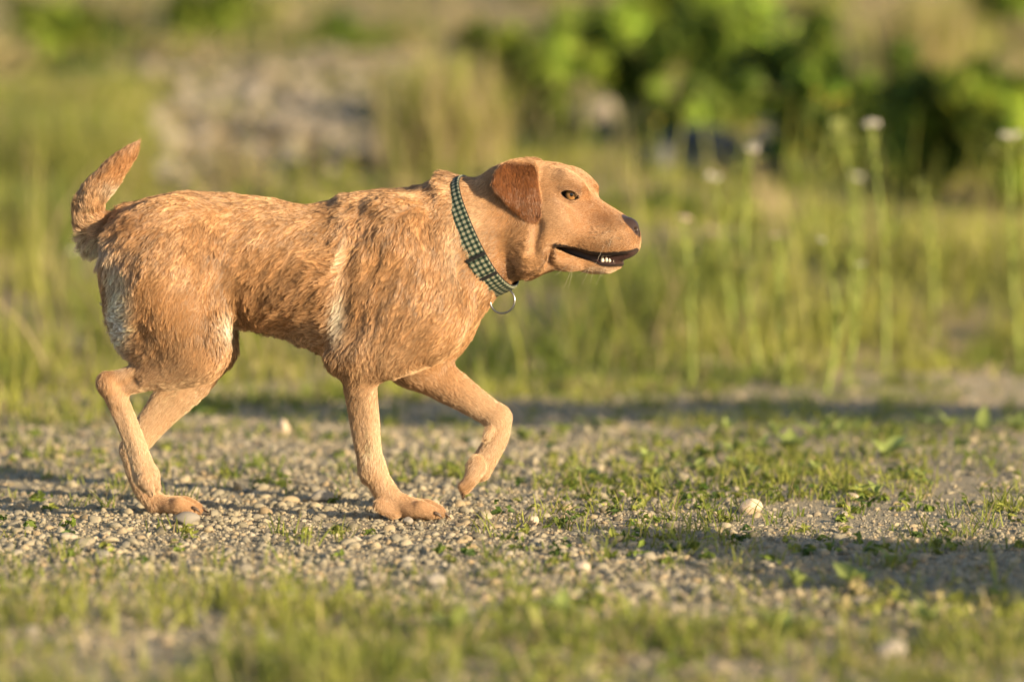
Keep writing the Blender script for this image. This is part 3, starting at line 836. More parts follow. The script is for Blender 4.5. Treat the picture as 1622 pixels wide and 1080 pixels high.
# groove behind the near shoulder, and folds of the neck
for s in (-1, 1):
    chain([(570, 308, .105 * s, 9), (557, 360, .143 * s, 15), (545, 430, .151 * s, 16), (535, 515, .140 * s, 14)], .022, 'cut')
    chain([(742, 298, .084 * s, 7), (727, 360, .111 * s, 8), (735, 430, .112 * s, 8)], .024, 'cut')
    chain([(692, 296, .104 * s, 7), (682, 360, .133 * s, 7), (690, 420, .140 * s, 6)], .024, 'cut')
    chain([(375, 470, .128 * s, 8), (345, 520, .128 * s, 9)], .035, 'cut')
# near hind leg, lifted
chain([(258, 440, -.082, 84), (300, 530, -.090, 62), (312, 562, -.090, 44)], .03)
chain([(212, 440, -.07, 42), (228, 520, -.075, 40), (265, 580, -.08, 33)], .03)
chain([(310, 560, -.088, 44), (262, 586, -.085, 27), (205, 606, -.082, 17)], .02)
chain([(225, 592, -.082, 14), (175, 606, -.082, 16)], .014)
chain([(176, 613, -.082, 18), (197, 660, -.080, 16.5), (218, 715, -.078, 16.5), (231, 755, -.076, 18)], .014)
chain([(231, 752, -.076, 17), (235, 766, -.075, 13)], .01)
for t in (-.018, -.006, .006, .018):
    chain([(228 , 757, -.076 + t, 10), (239 - 100 * abs(t), 774, -.075 + t * 1.2, 6.5)], .003)
ellipsoid(P(168, 606, -.082), (.014, .012, .016), R(30), .012)                # point of the hock
chain([(214, 603, -.100, 6), (192, 612, -.098, 6)], .014, 'cut')              # hollow before the heel tendon
chain([(186, 650, -.100, 4), (206, 720, -.097, 4)], .010, 'cut')
chain([(246, 770, -.074, 7), (240, 752, -.074, 8)], .008)
# far hind leg, standing
chain([(280, 440, .08, 75), (325, 545, .075, 44)], .03)
chain([(327, 545, .07, 42), (305, 600, .062, 32), (257, 658, .050, 21), (212, 712, .042, 16)], .018)
chain([(268, 610, .05, 14), (206, 704, .042, 13)], .012)
chain([(206, 716, .040, 15), (222, 765, .036, 15), (246, 797, .034, 16)], .012)
paw(284, 801, .032, (.038, .033, .0155), (308, 321, 319, 306), 807)
# near front leg, standing
chain([(690, 485, -.088, 48), (625, 545, -.092, 50), (572, 562, -.092, 42)], .035)
chain([(572, 560, -.090, 38), (571, 610, -.082, 27), (581, 690, -.066, 20.5), (588, 742, -.058, 17.5)], .016)
chain([(590, 738, -.057, 18.5), (602, 765, -.054, 18.5), (620, 790, -.052, 18), (634, 800, -.05, 18)], .012)
paw(664, 806, -.05, (.043, .036, .0165), (691, 704, 702, 689), 812)
chain([(600, 800, -.072, 9), (622, 812, -.066, 10)], .01)
ellipsoid(P(536, 572, -.095), (.022, .016, .020), R(-30), .02)                # point of the elbow
chain([(575, 748, -.058, 6), (578, 760, -.056, 5)], .008)                     # carpal pad
chain([(566, 640, -.110, 5), (578, 715, -.084, 4)], .012, 'cut')              # groove along the forearm
# far front leg, lifted
chain([(700, 500, .075, 55), (660, 568, .07, 46)], .035)
chain([(652, 572, .066, 38), (700, 603, .058, 31), (750, 636, .05, 23), (786, 660, .045, 20)], .016)
chain([(789, 664, .045, 20), (789, 690, .044, 17), (772, 722, .043, 18), (759, 742, .043, 20)], .012)
for j, t in enumerate((-.028, -.010, .010, .026)):
    chain([(757, 738, .043 + t * .7, 13), (747, 758, .043 + t, 11), ((733, 735, 737, 740)[j], (770, 775, 775, 768)[j], .043 + t, 8)], .003)
chain([(754, 728, .024, 8), (746, 737, .022, 6)], .008)
chain([(776, 682, .022, 7), (771, 692, .02, 6)], .006)
# tail
chain([(212, 350, 0, 24), (180, 358, -.005, 21), (155, 362, -.012, 23), (139, 350, -.018, 24), (137, 330, -.02, 23), (150, 304, -.022, 22), (170, 280, -.020, 20), (192, 256, -.018, 16), (207, 241, -.012, 10.5), (217, 229, -.01, 3.5)], .010)
chain([(150, 365, -.012, 25), (146, 385, -.014, 15)], .02)

# head
loft([(760, 292, 400, .058), (785, 266, 420, .068), (815, 257, 432, .074), (845, 254, 430, .074), (875, 254, 418, .069), (900, 261, 410, .063), (915, 272, 408, .057), (930, 292, 408, .050),
      (944, 311, 408, .045), (960, 322, 409, .0425), (978, 333, 409, .041), (992, 342, 407, .037), (1002, 350, 402, .030), (1007, 356, 394, .021), (1010, 362, 380, .010)], 2.45, .012, head=True, inset=1)
loft([(840, 400, 440, .050), (868, 395, 430, .045), (890, 395, 425, .040), (915, 395, 427, .034), (940, 400, 432, .030), (962, 405, 431, .027), (978, 408, 424, .020), (985, 412, 419, .008)], 2.2, .008, head=True, inset=1)
def HP(px, py, yl):
    """a point in the head: centre-line pixel and sideways offset"""
    xl = ((px - 811) / FPX * 8.03 - PIV[0]) / math.cos(YAW)
    return np.array((PIV[0] + xl * math.cos(YAW) + yl * math.sin(YAW), -xl * math.sin(YAW) + yl * math.cos(YAW), P(811, py, 0)[2]))
for s in (-1, 1):
    ellipsoid(HP(918, 289, .036 * s), (.022, .013, .010), R(-35), .026)       # brow
    ellipsoid(HP(900, 345, .050 * s), (.034, .022, .028), R(-15), .025)       # cheek bone
    ellipsoid(HP(862, 385, .050 * s), (.038, .026, .034), 0, .03)             # jaw muscle
    ellipsoid(HP(965, 380, .026 * s), (.036, .015, .019), R(-8), .028)        # flews
    ellipsoid(HP(919, 310, .057 * s), (.016, .008, .010), R(-8), .016, 'cut') # eye hollow
    ellipsoid(HP(948, 338, .052 * s), (.03, .010, .014), R(-20), .02, 'cut')  # below the eye, side of the bridge
ellipsoid(HP(905, 250, 0), (.05, .010, .02), R(-20), .03, 'cut')              # furrow of the forehead
ellipsoid(HP(993, 358, 0), (.0180, .0200, .0170), R(-15), .006)               # nose leather
for s in (-1, 1):
    ellipsoid(HP(1008, 361, .011 * s), (.0065, .0045, .0040), R(20), .003, 'cut')
    capsule(HP(1000, 366, .020 * s), HP(992, 364, .022 * s), .0016, .0016, .003, 'cut')
capsule(HP(1013, 364, 0), HP(1008, 388, 0), .0016, .0016, .004, 'cut')
for s in (-1, 1):
    capsule(HP(888, 393, .062 * s), HP(884, 412, .056 * s), .004, .003, .010, 'cut')        # fold behind the corner of the mouth
    capsule(HP(884, 412, .056 * s), HP(900, 424, .044 * s), .003, .003, .010, 'cut')
    capsule(HP(872, 352, .078 * s), HP(868, 392, .078 * s), .005, .004, .014, 'cut')        # edge of the cheek
    ellipsoid(HP(905, 416, .036 * s), (.022, .010, .009), R(-8), .012)                      # loose lower lip
# mouth: lips parted
loft([(893, 388, 391, .09), (899, 387, 396, .09), (910, 389, 400, .09), (930, 395, 406, .09), (946, 400, 410, .09), (965, 402, 411, .09), (984, 400, 411.5, .09), (996, 399, 414, .09), (1020, 399, 418, .09)], 6, .003, 'cut', head=True, core=.0245)

def poly2d(X, Z, pts):
    d = np.full(np.broadcast(X, Z).shape, 1e9); s = np.ones_like(d)
    n = len(pts)
    for i in range(n):
        a, b = pts[i], pts[i - 1]
        e = b - a; wx, wz = X - a[0], Z - a[1]
        t = np.clip((wx * e[0] + wz * e[1]) / (e @ e), 0, 1)
        d = np.minimum(d, (wx - e[0] * t) ** 2 + (wz - e[1] * t) ** 2)
        c1, c2, c3 = Z >= a[1], Z < b[1], e[0] * wz > e[1] * wx
        f = (c1 & c2 & c3) | (~c1 & ~c2 & ~c3)
        s = np.where(f, -s, s)
    return s * np.sqrt(d)
EAR_ = [(800, 258), (822, 254), (843, 257), (850, 270), (853, 292), (858, 318), (858, 338), (849, 350), (835, 348), (815, 334), (796, 315), (780, 297), (779, 283), (787, 268)]
EAR = []
for i_ in range(len(EAR_)):                       # rounded outline
    p0, p1, p2, p3 = (np.array(EAR_[(i_ + q) % len(EAR_)], float) for q in (-1, 0, 1, 2))
    for u_ in (0, .33, .67):
        EAR.append(tuple(.5 * (2 * p1 + (p2 - p0) * u_ + (2 * p0 - 5 * p1 + 4 * p2 - p3) * u_ ** 2 + (3 * p1 - p0 - 3 * p2 + p3) * u_ ** 3)))
for s in (-1, 1):
    pts = np.array([P(a + (0 if s < 0 else 14), b, -.08)[[0, 2]] for a, b in EAR])
    reg, X, Y, Z = region((pts[:, 0].min() - .02, -.13 if s < 0 else .02, pts[:, 1].min() - .02), (pts[:, 0].max() + .02, -.02 if s < 0 else .13, pts[:, 1].max() + .02))
    pd = poly2d(X[:, :, 0], Z[:, 0, :], pts)[:, None, :] 
    v = np.clip((pts[:, 1].max() - Z) / (pts[:, 1].max() - pts[:, 1].min()), 0, 1)
    y0 = np.interp(v.ravel(), (0, .08, .2, .4, .65, 1), (.050, .064, .076, .084, .089, .085)).reshape(v.shape)
    xm = (X - pts[:, 0].mean()) / .042
    y0 = y0 - .009 * xm ** 2 * (v > -1) + .010 * np.clip(-xm - .3, 0, 1) + .006 * np.clip(xm, 0, 1) * 1.0
    slab = np.abs(Y * s - y0) - .0042
    r = .004
    d = np.sqrt(np.clip(pd + r, 0, None) ** 2 + np.clip(slab + r, 0, None) ** 2) + np.minimum(np.maximum(pd + r, slab + r), 0) - r
    blend(reg, d.astype(np.float32), (.003 + .016 * sstep(.45, 0, v)).astype(np.float32))

def sampleF(p):
    p = np.asarray(p).reshape(-1, 3)
    i = [np.clip(np.searchsorted(a, p[:, q]) - 1, 0, len(a) - 2) for q, a in enumerate((AX, AY, AZ))]
    t = [np.clip((p[:, q] - a[i[q]]) / (a[i[q] + 1] - a[i[q]]), 0, 1) for q, a in enumerate((AX, AY, AZ))]
    r = 0
    for a in (0, 1):
        for b in (0, 1):
            for c in (0, 1):
                w = (t[0] if a else 1 - t[0]) * (t[1] if b else 1 - t[1]) * (t[2] if c else 1 - t[2])
                r = r + w * F[i[0] + a, i[1] + b, i[2] + c]
    return r
def surf(px, py):
    ys = np.arange(-.2, .2, .0008)
    p = np.array([P(px, py, q) for q in ys]); f = sampleF(p)
    i = np.argmax(f < 0)
    return p[i]

# eye sockets: almond openings
eye_hit = surf(903, 309)
xe = (eye_hit[0] - PIV[0]) * math.cos(YAW) - eye_hit[1] * math.sin(YAW); ye = (eye_hit[0] - PIV[0]) * math.sin(YAW) + eye_hit[1] * math.cos(YAW)
def hl(xl, yl, z): return np.array((PIV[0] + xl * math.cos(YAW) + yl * math.sin(YAW), -xl * math.sin(YAW) + yl * math.cos(YAW), z))
EYES = []
AL, AH, AROT = .0152, .0068, R(-15)
def vesica(a, b, l, m):
    r = (l * l + m * m) / (2 * m)
    return np.maximum(np.sqrt(a * a + (b - (r - m)) ** 2), np.sqrt(a * a + (b + (r - m)) ** 2)) - r
def almond(c):
    """cut the almond shaped lid opening"""
    s, X, Y, Z = region(c - .025, c + .025)
    a = (X - c[0]) * math.cos(AROT) + (Z - c[2]) * math.sin(AROT); b = -(X - c[0]) * math.sin(AROT) + (Z - c[2]) * math.cos(AROT)
    blend(s, np.maximum(vesica(a, b, AL, AH), np.abs(Y - c[1]) - .012).astype(np.float32), .0015, 'cut')
for s in (-1, 1):
    c = hl(xe, abs(ye) * s, eye_hit[2])
    inn = hl(xe, (abs(ye) - .0098) * s, eye_hit[2])
    EYES.append((inn, s, c))
    ellipsoid(c, (.0165, .0125, .0095), R(-12), .012)                         # lids swell out a little
    for q0, q1 in (((-.019, .0075), (-.008, .0145)), ((-.008, .0145), (.006, .0150)), ((.006, .0150), (.017, .0085))):   # brow fold over the eye
        capsule(hl(xe + q0[0], (abs(ye) - .002) * s, eye_hit[2] + q0[1]), hl(xe + q1[0], (abs(ye) - .002) * s, eye_hit[2] + q1[1]), .0042, .0042, .008)
    cc = hl(xe, (abs(ye) + .002) * s, eye_hit[2])
    almond(cc)
    ellipsoid(inn, (.0122, .0122, .0122), 0, .001, 'cut')

# dual surface extraction
def surface(F):
    S = F < 0
    c = S[:-1, :-1, :-1].astype(np.int8)
    for a, b, d in ((1,0,0),(0,1,0),(0,0,1),(1,1,0),(1,0,1),(0,1,1),(1,1,1)):
        c = c + S[a:F.shape[0]-1+a, b:F.shape[1]-1+b, d:F.shape[2]-1+d]
    act = (c > 0) & (c < 8)
    I, J, K = np.nonzero(act)
    ids = np.full(act.shape, -1, np.int32); ids[I, J, K] = np.arange(len(I))
    corners = [(a, b, d) for a in (0, 1) for b in (0, 1) for d in (0, 1)]
    val = {q: F[I + q[0], J + q[1], K + q[2]] for q in corners}
    acc = np.zeros((len(I), 3)); cnt = np.zeros(len(I))
    for q in corners:
        for ax in range(3):
            if q[ax]: continue
            w = list(q); w[ax] = 1; w = tuple(w)
            f0, f1 = val[q], val[w]; m = (f0 < 0) != (f1 < 0)
            t = np.where(m, f0 / np.where(m, f0 - f1, 1), 0)
            p = np.stack((AX[I + q[0]], AY[J + q[1]], AZ[K + q[2]]), 1).astype(float)
            A = (AX, AY, AZ)[ax]; base = (I, J, K)[ax]
            p[:, ax] += t * (A[base + 1] - A[base])
            acc += p * m[:, None]; cnt += m
    V = acc / cnt[:, None]
    Q = []
    for ax in range(3):
        o1, o2 = [(1, 2), (2, 0), (0, 1)][ax]
        lo = [slice(0, None)] * 3; hi = [slice(0, None)] * 3; lo[ax] = slice(0, -1); hi[ax] = slice(1, None)
        s0, s1 = S[tuple(lo)], S[tuple(hi)]
        e = np.stack(np.nonzero(s0 != s1), 1)
        e = e[(e[:, o1] > 0) & (e[:, o2] > 0) & (e[:, o1] < F.shape[o1] - 1) & (e[:, o2] < F.shape[o2] - 1)]
        def cell(a, b):
            w = e.copy(); w[:, o1] += a; w[:, o2] += b
            return ids[w[:, 0], w[:, 1], w[:, 2]]
        q = np.stack((cell(-1, -1), cell(0, -1), cell(0, 0), cell(-1, 0)), 1)
        fl = ~s0[e[:, 0], e[:, 1], e[:, 2]]
        q[fl] = q[fl][:, ::-1]
        Q.append(q)
    return V, np.concatenate(Q)
BV, BQ = surface(F)
def smooth(V, Q, it, lam):
    e = np.concatenate((Q[:, [0, 1]], Q[:, [1, 2]], Q[:, [2, 3]], Q[:, [3, 0]]))
    deg = np.bincount(e.ravel(), minlength=len(V))[:, None]
    for _ in range(it):
        a = np.stack([np.bincount(e[:, 0], V[e[:, 1], i], len(V)) + np.bincount(e[:, 1], V[e[:, 0], i], len(V)) for i in range(3)], 1)
        V = V + lam * (a / np.maximum(deg, 1) - V)
    return V
BV = smooth(BV, BQ, 2, .5)
# face winding outwards, vertex normals
def vnormals(V, Q):
    n = np.cross(V[Q[:, 2]] - V[Q[:, 0]], V[Q[:, 3]] - V[Q[:, 1]])
    out = np.zeros_like(V)
    for k in range(4): 
        for i in range(3): out[:, i] += np.bincount(Q[:, k], n[:, i], len(V))
    return out / (np.linalg.norm(out, axis=1)[:, None] + 1e-12), np.linalg.norm(n, axis=1) / 2
BN, area = vnormals(BV, BQ)
# keep only the main connected piece is not needed: everything is blended into one
if (sampleF(BV[::50] + BN[::50] * .003) < sampleF(BV[::50] - BN[::50] * .003)).mean() > .5:
    BQ = BQ[:, ::-1].copy(); BN = -BN

# how the coat lies: px, py, flow dx, dy (photo directions), length mm, lift deg, clump 0..1
FLOW = np.array([
 (300, 315, -1, 0.35, 13.9, 9.72, 0.7), (240, 330, -1, 0.6, 12.67, 10.98, 0.75), (450, 335, -1, 0.5, 13.9, 9.72, 0.7), (520, 330, -1, 0.4, 13.9, 12.96, 0.8), (600, 320, -1, 0.5, 15.22, 12.96, 0.75), (250, 400, -0.4, 1, 15.22, 9.09, 0.7), (200, 430, -0.35, 1, 13.9, 10.98, 0.75), (300, 380, -0.6, 1, 15.22, 9.09, 0.7), (400, 390, -0.6, 0.9, 14.61, 8.46, 0.7),
 (350, 420, -0.4, 1, 15.22, 9.72, 0.75), (450, 430, -0.5, 1, 15.22, 9.72, 0.75), (520, 430, -1, 0.2, 15.84, 14.22, 0.85), (500, 510, -1, 0.35, 15.22, 14.22, 0.85), (450, 500, -0.7, 0.8, 15.22, 12.96, 0.8), (420, 538, -0.35, 1, 15.22, 27.54, 0.85), (480, 562, -0.35, 1, 13.9, 25.92, 0.85), (385, 530, -0.2, 1, 15.22, 27.54, 0.85), (356, 515, 0.35, 1, 19.01, 25.92, 0.85),
 (550, 350, -0.5, 1, 15.22, 12.96, 0.8), (545, 440, -0.3, 1, 15.22, 14.22, 0.8), (540, 510, -0.6, 0.9, 17.78, 16.83, 0.85), (600, 400, -0.3, 1, 16.46, 10.35, 0.7), (600, 500, -0.3, 1, 15.84, 10.35, 0.7), (660, 380, -0.35, 1, 16.46, 10.98, 0.7), (660, 470, -0.4, 1, 15.84, 10.98, 0.7), (640, 550, -0.7, 0.8, 12.67, 11.7, 0.7),
 (700, 300, -0.8, 0.7, 15.22, 14.22, 0.7), (710, 380, -0.6, 1, 15.22, 12.96, 0.7), (740, 470, -0.6, 0.8, 13.9, 12.96, 0.7), (720, 540, -0.6, 0.8, 12.67, 12.96, 0.7), (780, 480, -0.5, 0.8, 13.9, 14.22, 0.7), (690, 285, -1, 0.2, 16.46, 18.18, 0.7),
 (300, 500, -0.35, 1, 9.4, 10.1, 0.6), (260, 540, -0.2, 1, 11.62, 15.3, 0.55), (300, 580, -0.4, 0.8, 9.68, 15.3, 0.5), (230, 470, -0.3, 1, 10.74, 10.35, 0.7), (195, 510, -1, 0.35, 16.46, 24.3, 0.85), (180, 455, -0.8, 0.7, 13.9, 16.83, 0.8), (215, 550, -0.8, 0.6, 12.67, 16.83, 0.8),
 (760, 310, -1, 0.5, 10.74, 10.35, 0.5), (780, 380, -1, 0.6, 11.44, 11.7, 0.6), (810, 430, -1, 0.5, 10.74, 12.96, 0.65), (840, 400, -1, 0.4, 10.65, 17.1, 0.5), (850, 435, -0.9, 0.5, 11.62, 20.7, 0.6),
 (900, 270, -1, -0.35, 5, 12, 0.2), (870, 300, -1, 0, 5, 12, 0.2), (880, 340, -1, 0.15, 5, 12, 0.2), (925, 345, -1, 0.1, 4, 12, 0.15), (960, 365, -1, 0.25, 4, 12, 0.15), (985, 375, -0.9, 0.3, 3, 12, 0.1), (970, 335, -1, -0.2, 3.5, 12, 0.1), (905, 385, -1, 0.2, 5, 12, 0.2), (930, 425, -1, 0.05, 5, 16, 0.3), (890, 420, -1, 0.2, 6.6, 21, 0.4),
 (820, 270, -0.25, 1, 7.7, 17, 0.4), (835, 320, 0.1, 1, 6.6, 15, 0.35), (800, 300, -0.3, 1, 8.8, 17, 0.4), (845, 255, -1, 0.1, 7.7, 17, 0.3),
 (570, 600, -0.15, 1, 11.62, 17.1, 0.6), (548, 610, -0.6, 0.9, 10.12, 14.22, 0.7), (585, 680, 0, 1, 8.8, 17, 0.5), (565, 700, -0.5, 1, 11.62, 22.5, 0.65), (600, 760, 0.25, 1, 8.8, 19, 0.5), (590, 785, -0.2, 1, 9.68, 20.7, 0.6), (640, 802, 1, 0.35, 5, 14, 0.45), (690, 810, 0.8, 0.6, 3.5, 14, 0.4),
 (660, 600, 0.75, 0.6, 9.4, 11.5, 0.6), (730, 625, 0.9, 0.55, 8.8, 17, 0.5), (780, 655, 0.8, 0.6, 6.6, 17, 0.4), (798, 690, -0.2, 1, 6.6, 17, 0.4), (770, 720, -0.5, 0.85, 7.7, 17, 0.45), (738, 772, -0.35, 0.9, 4, 14, 0.4), (770, 690, -0.6, 0.7, 9.68, 24.3, 0.6), (740, 735, -0.7, 0.6, 9.9, 25, 0.6),
 (235, 600, -0.6, 0.6, 9.9, 17, 0.45), (175, 610, 0.1, 1, 6.6, 15, 0.4), (200, 680, 0.3, 1, 6.6, 15, 0.4), (225, 750, 0.25, 1, 8.8, 21, 0.5), (236, 775, 0.3, 1, 9.9, 23, 0.5), (300, 610, -0.7, 0.7, 9.9, 17, 0.45), (240, 680, -0.6, 0.8, 7.7, 17, 0.4), (270, 800, 1, 0.2, 5, 14, 0.4), (312, 806, 0.9, 0.4, 3.5, 14, 0.35), (210, 770, 0.3, 1, 7.7, 19, 0.4),
 (195, 352, -1, 0.35, 17.55, 20, 0.35), (165, 365, -1, 0.1, 19.44, 20, 0.35), (145, 385, -0.6, 0.9, 25.25, 27, 0.35), (122, 360, -0.2, -1, 13.63, 20, 0.35), (125, 325, 0.2, -1, 16.34, 20, 0.35), (150, 290, 0.6, -0.8, 13.37, 20, 0.35), (190, 258, 0.7, -0.75, 11.88, 20, 0.35), (212, 236, 0.6, -0.8, 11.88, 20, 0.35), (172, 318, 0.3, -0.9, 16.34, 20, 0.35)])

def earness(p):
    px, py = proj(p)
    pts = np.array(EAR, float)
    inside = sstep(3, -3, poly2d(px, py, pts)) * (np.abs(p[:, 1]) > .050) * sstep(253, 262, py)
    return inside * (p[:, 1] < 0) + (p[:, 1] > .07) * (px > 785) * (px < 875) * (py > 255) * (py < 352)
def groom(p, nrm):
    px, py = proj(p)
    d2 = (px[:, None] - FLOW[None, :, 0]) ** 2 + (py[:, None] - FLOW[None, :, 1]) ** 2
    w = 1 / (d2 + 150) ** 2
    # strands on the ear flap follow only the ear
    w /= w.sum(1)[:, None]
    v = w @ FLOW[:, 2:]
    e = earness(p)[:, None]
    v = v * (1 - e) + np.array((.0, 1, 9, 16, .5))[None] * e
    t = np.stack((v[:, 0], np.zeros(len(p)), -v[:, 1]), 1)
    # where the surface faces up or down, let the flow run round it
    t /= np.linalg.norm(t, axis=1)[:, None] + 1e-9
    t -= nrm * (t * nrm).sum(1)[:, None]
    t /= np.linalg.norm(t, axis=1)[:, None] + 1e-6
    return t, v[:, 2] * .001, np.radians(v[:, 3]), v[:, 4]


# ripples and small folds of the wet coat, drawn out along the lie of the hair
tt, LL, _, _ = groom(BV, BN)
acc_r = 0
for st in (-.018, -.012, -.006, 0, .006, .012, .018):
    q = BV + tt * st
    acc_r = acc_r + noise(q[:, 0] * 105, q[:, 1] * 105, q[:, 2] * 105, 301) / 7
fold = 0
for st in (-.05, -.025, 0, .025, .05):
    q = BV + tt * st
    fold = fold + noise(q[:, 0] * 38, q[:, 1] * 38, q[:, 2] * 38, 302) / 5
amt = np.clip((LL - .009) / .008, 0, 1)
RIP = (acc_r - .5) * 2
BV = BV + BN * (amt * ((acc_r - .5) * .0090 + (fold - .5) * .021))[:, None]
BN, area = vnormals(BV, BQ)
if (BN * (sampleF(BV + BN * .004) - sampleF(BV - BN * .004))[:, None]).sum() < -1e9: BN = -BN
# ---- colouring of coat and skin
TAN, LIGHT, WHITE, RUST = np.array((.46, .252, .108)), np.array((.72, .515, .33)), np.array((.80, .72, .58)), np.array((.26, .098, .028))
SKIN, NOSE, PALEJ = np.array((.022, .016, .015)), np.array((.040, .024, .019)), np.array((.62, .45, .31))
HEADC = np.array((.43, .205, .078)); BROWN = np.array((.13, .06, .028))
COAT = [  (915, 340, 85, 75, HEADC, .85), (892, 298, 15, 4, BROWN, .45), (918, 303, 8, 7, BROWN, .5), (905, 322, 20, 4, BROWN, .2), (880, 318, 9, 5, BROWN, .3), (955, 346, 22, 9, BROWN, .30), (985, 352, 9, 14, BROWN, .5), (962, 388, 34, 8, BROWN, .22), (872, 408, 9, 16, BROWN, .55), (893, 424, 24, 6, BROWN, .55), (848, 330, 8, 26, BROWN, .3), (936, 322, 8, 5, BROWN, .3), (800, 436, 14, 16, BROWN, .45), (845, 442, 16, 6, BROWN, .45), # px, py, rx, ry, colour, strength; mouth corner and jaw browns paint in shade
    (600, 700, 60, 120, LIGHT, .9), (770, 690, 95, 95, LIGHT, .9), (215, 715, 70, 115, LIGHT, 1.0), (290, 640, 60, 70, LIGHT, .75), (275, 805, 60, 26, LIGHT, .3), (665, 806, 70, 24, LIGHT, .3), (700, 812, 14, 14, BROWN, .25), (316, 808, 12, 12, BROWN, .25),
    (193, 505, 16, 60, WHITE, 1.0), (178, 450, 10, 40, WHITE, .7), (538, 500, 12, 36, WHITE, .95), (545, 390, 7, 60, WHITE, .25), (356, 513, 12, 20, WHITE, .8), (448, 538, 70, 14, WHITE, .35),
    (150, 390, 26, 22, WHITE, .55), (135, 345, 16, 30, LIGHT, .5), (170, 310, 18, 14, WHITE, .5), (755, 350, 20, 60, LIGHT, .5), (715, 400, 16, 70, LIGHT, .6),
    (205, 350, 34, 24, RUST, .45), (930, 330, 50, 30, RUST, .12), (480, 470, 80, 60, RUST, .10), (350, 400, 60, 40, RUST, .07), (885, 345, 40, 40, LIGHT, .35), (905, 275, 40, 14, LIGHT, .3), (965, 375, 26, 14, LIGHT, .3), (960, 428, 30, 8, PALEJ, .8),
    (800, 425, 20, 24, RUST, .35), (840, 435, 20, 14, RUST, .25), (958, 345, 14, 8, RUST, .25), (195, 260, 40, 36, HEADC, .7)]
def coat(p):
    px, py = proj(p)
    c = np.repeat(TAN[None], len(p), 0)
    n1 = noise(p[:, 0] * 26, p[:, 1] * 26, p[:, 2] * 26, 81); n2 = noise(p[:, 0] * 70, p[:, 1] * 70, p[:, 2] * 70, 82)
    c = c * (1 + .34 * (n1 - .5) + .22 * (n2 - .5))[:, None]
    for x, y, rx, ry, cc, st in COAT:
        w = st * np.exp(-((px - x) / rx) ** 2 - ((py - y) / ry) ** 2)
        c = c * (1 - w[:, None]) + cc[None] * w[:, None]
    spots = (noise(p[:, 0] * 330, p[:, 1] * 330, p[:, 2] * 330, 85) > .66) * np.exp(-((px - 955) / 38) ** 2 - ((py - 374) / 20) ** 2)     # whisker spots
    c = c * (1 - .55 * spots[:, None])
    # ears: solid rust on the flap itself
    e = earness(p)
    return c * (1 - e[:, None]) + RUST[None] * (.85 + .4 * n2[:, None]) * e[:, None]
lip_slot = []
def skin_masks(p):
    """bare dark skin: lips, nose, eye rims"""
    px, py = proj(p)
    xl = (p[:, 0] - PIV[0]) * math.cos(YAW) - p[:, 1] * math.sin(YAW); yl = (p[:, 0] - PIV[0]) * math.sin(YAW) + p[:, 1] * math.cos(YAW)
    cpx = xl * math.cos(YAW) / 8.03 * FPX + 811 + PIV[0] / 8.03 * FPX
    up = np.interp(cpx, (888, 899, 910, 930, 946, 965, 984, 996, 1004, 1011), (389.5, 387, 389, 395, 400, 402, 400.5, 399.5, 398, 392)); lo = np.interp(cpx, (888, 899, 910, 930, 946, 958, 970, 988, 996), (391, 396, 401, 408, 413, 419, 420.5, 419, 416))
    inner = sstep(.032, .028, np.abs(yl)) * sstep(893, 900, cpx) * sstep(up + .5, up + 2, py) * sstep(lo - .5, lo - 2, py)
    lips = sstep(887, 895, cpx) * sstep(up - 3.5, up - 1, py) * sstep(lo + 4.0, lo + 1.5, py)
    nose = sstep(.0262, .0232, np.linalg.norm((p - HP(994, 358, 0)) / np.array((1, 1.05, .95)), axis=1)) * sstep(384, 374, py)
    nose = np.maximum(nose, .34 * sstep(990, 1006, cpx) * sstep(362, 372, py) * sstep(398, 390, py))
    eye = np.zeros(len(p))
    for inn, s, c in EYES:
        q = p - c; al = AROT
        a = q[:, 0] * math.cos(al) + q[:, 2] * math.sin(al); b = -q[:, 0] * math.sin(al) + q[:, 2] * math.cos(al)
        eye = np.maximum(eye, sstep(.0020, .0006, vesica(a, b, AL, AH)) * (np.linalg.norm(q, axis=1) < .03))
    return lips, nose, eye, inner
skinc = coat(BV) * np.array((.62, .55, .50))
lips, nosem, eyem, innerm = skin_masks(BV)
for w, c in ((lips, SKIN), (innerm, np.array((.050, .026, .023))), (nosem, NOSE), (eyem, SKIN)):
    skinc = skinc * (1 - w[:, None]) + c[None] * w[:, None]
bare = np.clip(lips + nosem + eyem, 0, 1)

mb = NT('dog_skin', .75, .3)
a1 = mb.n('ShaderNodeAttribute', attribute_name='col'); mb.l(a1.outputs['Color'], mb.b.inputs['Base Color'])
a2 = mb.n('ShaderNodeAttribute', attribute_name='bare')
mr = mb.n('ShaderNodeMapRange'); mr.inputs[3].default_value = .8; mr.inputs[4].default_value = .36
mb.l(a2.outputs['Fac'], mr.inputs[0]); mb.l(mr.outputs[0], mb.b.inputs['Roughness'])
mb.bump(mb.noise(900, 3), .35, .0008)
dog = empty('dog', (0, 0, 0))
tag(dog, 'wet golden brown dog with rust coloured ears trotting right across the gravel', 'dog')
body = nmesh('body', BV, [BQ], skinc, mb.m, True, dog)
ab = body.data.attributes.new('bare', 'FLOAT', 'POINT'); ab.data.foreach_set('value', bare.astype(np.float32))
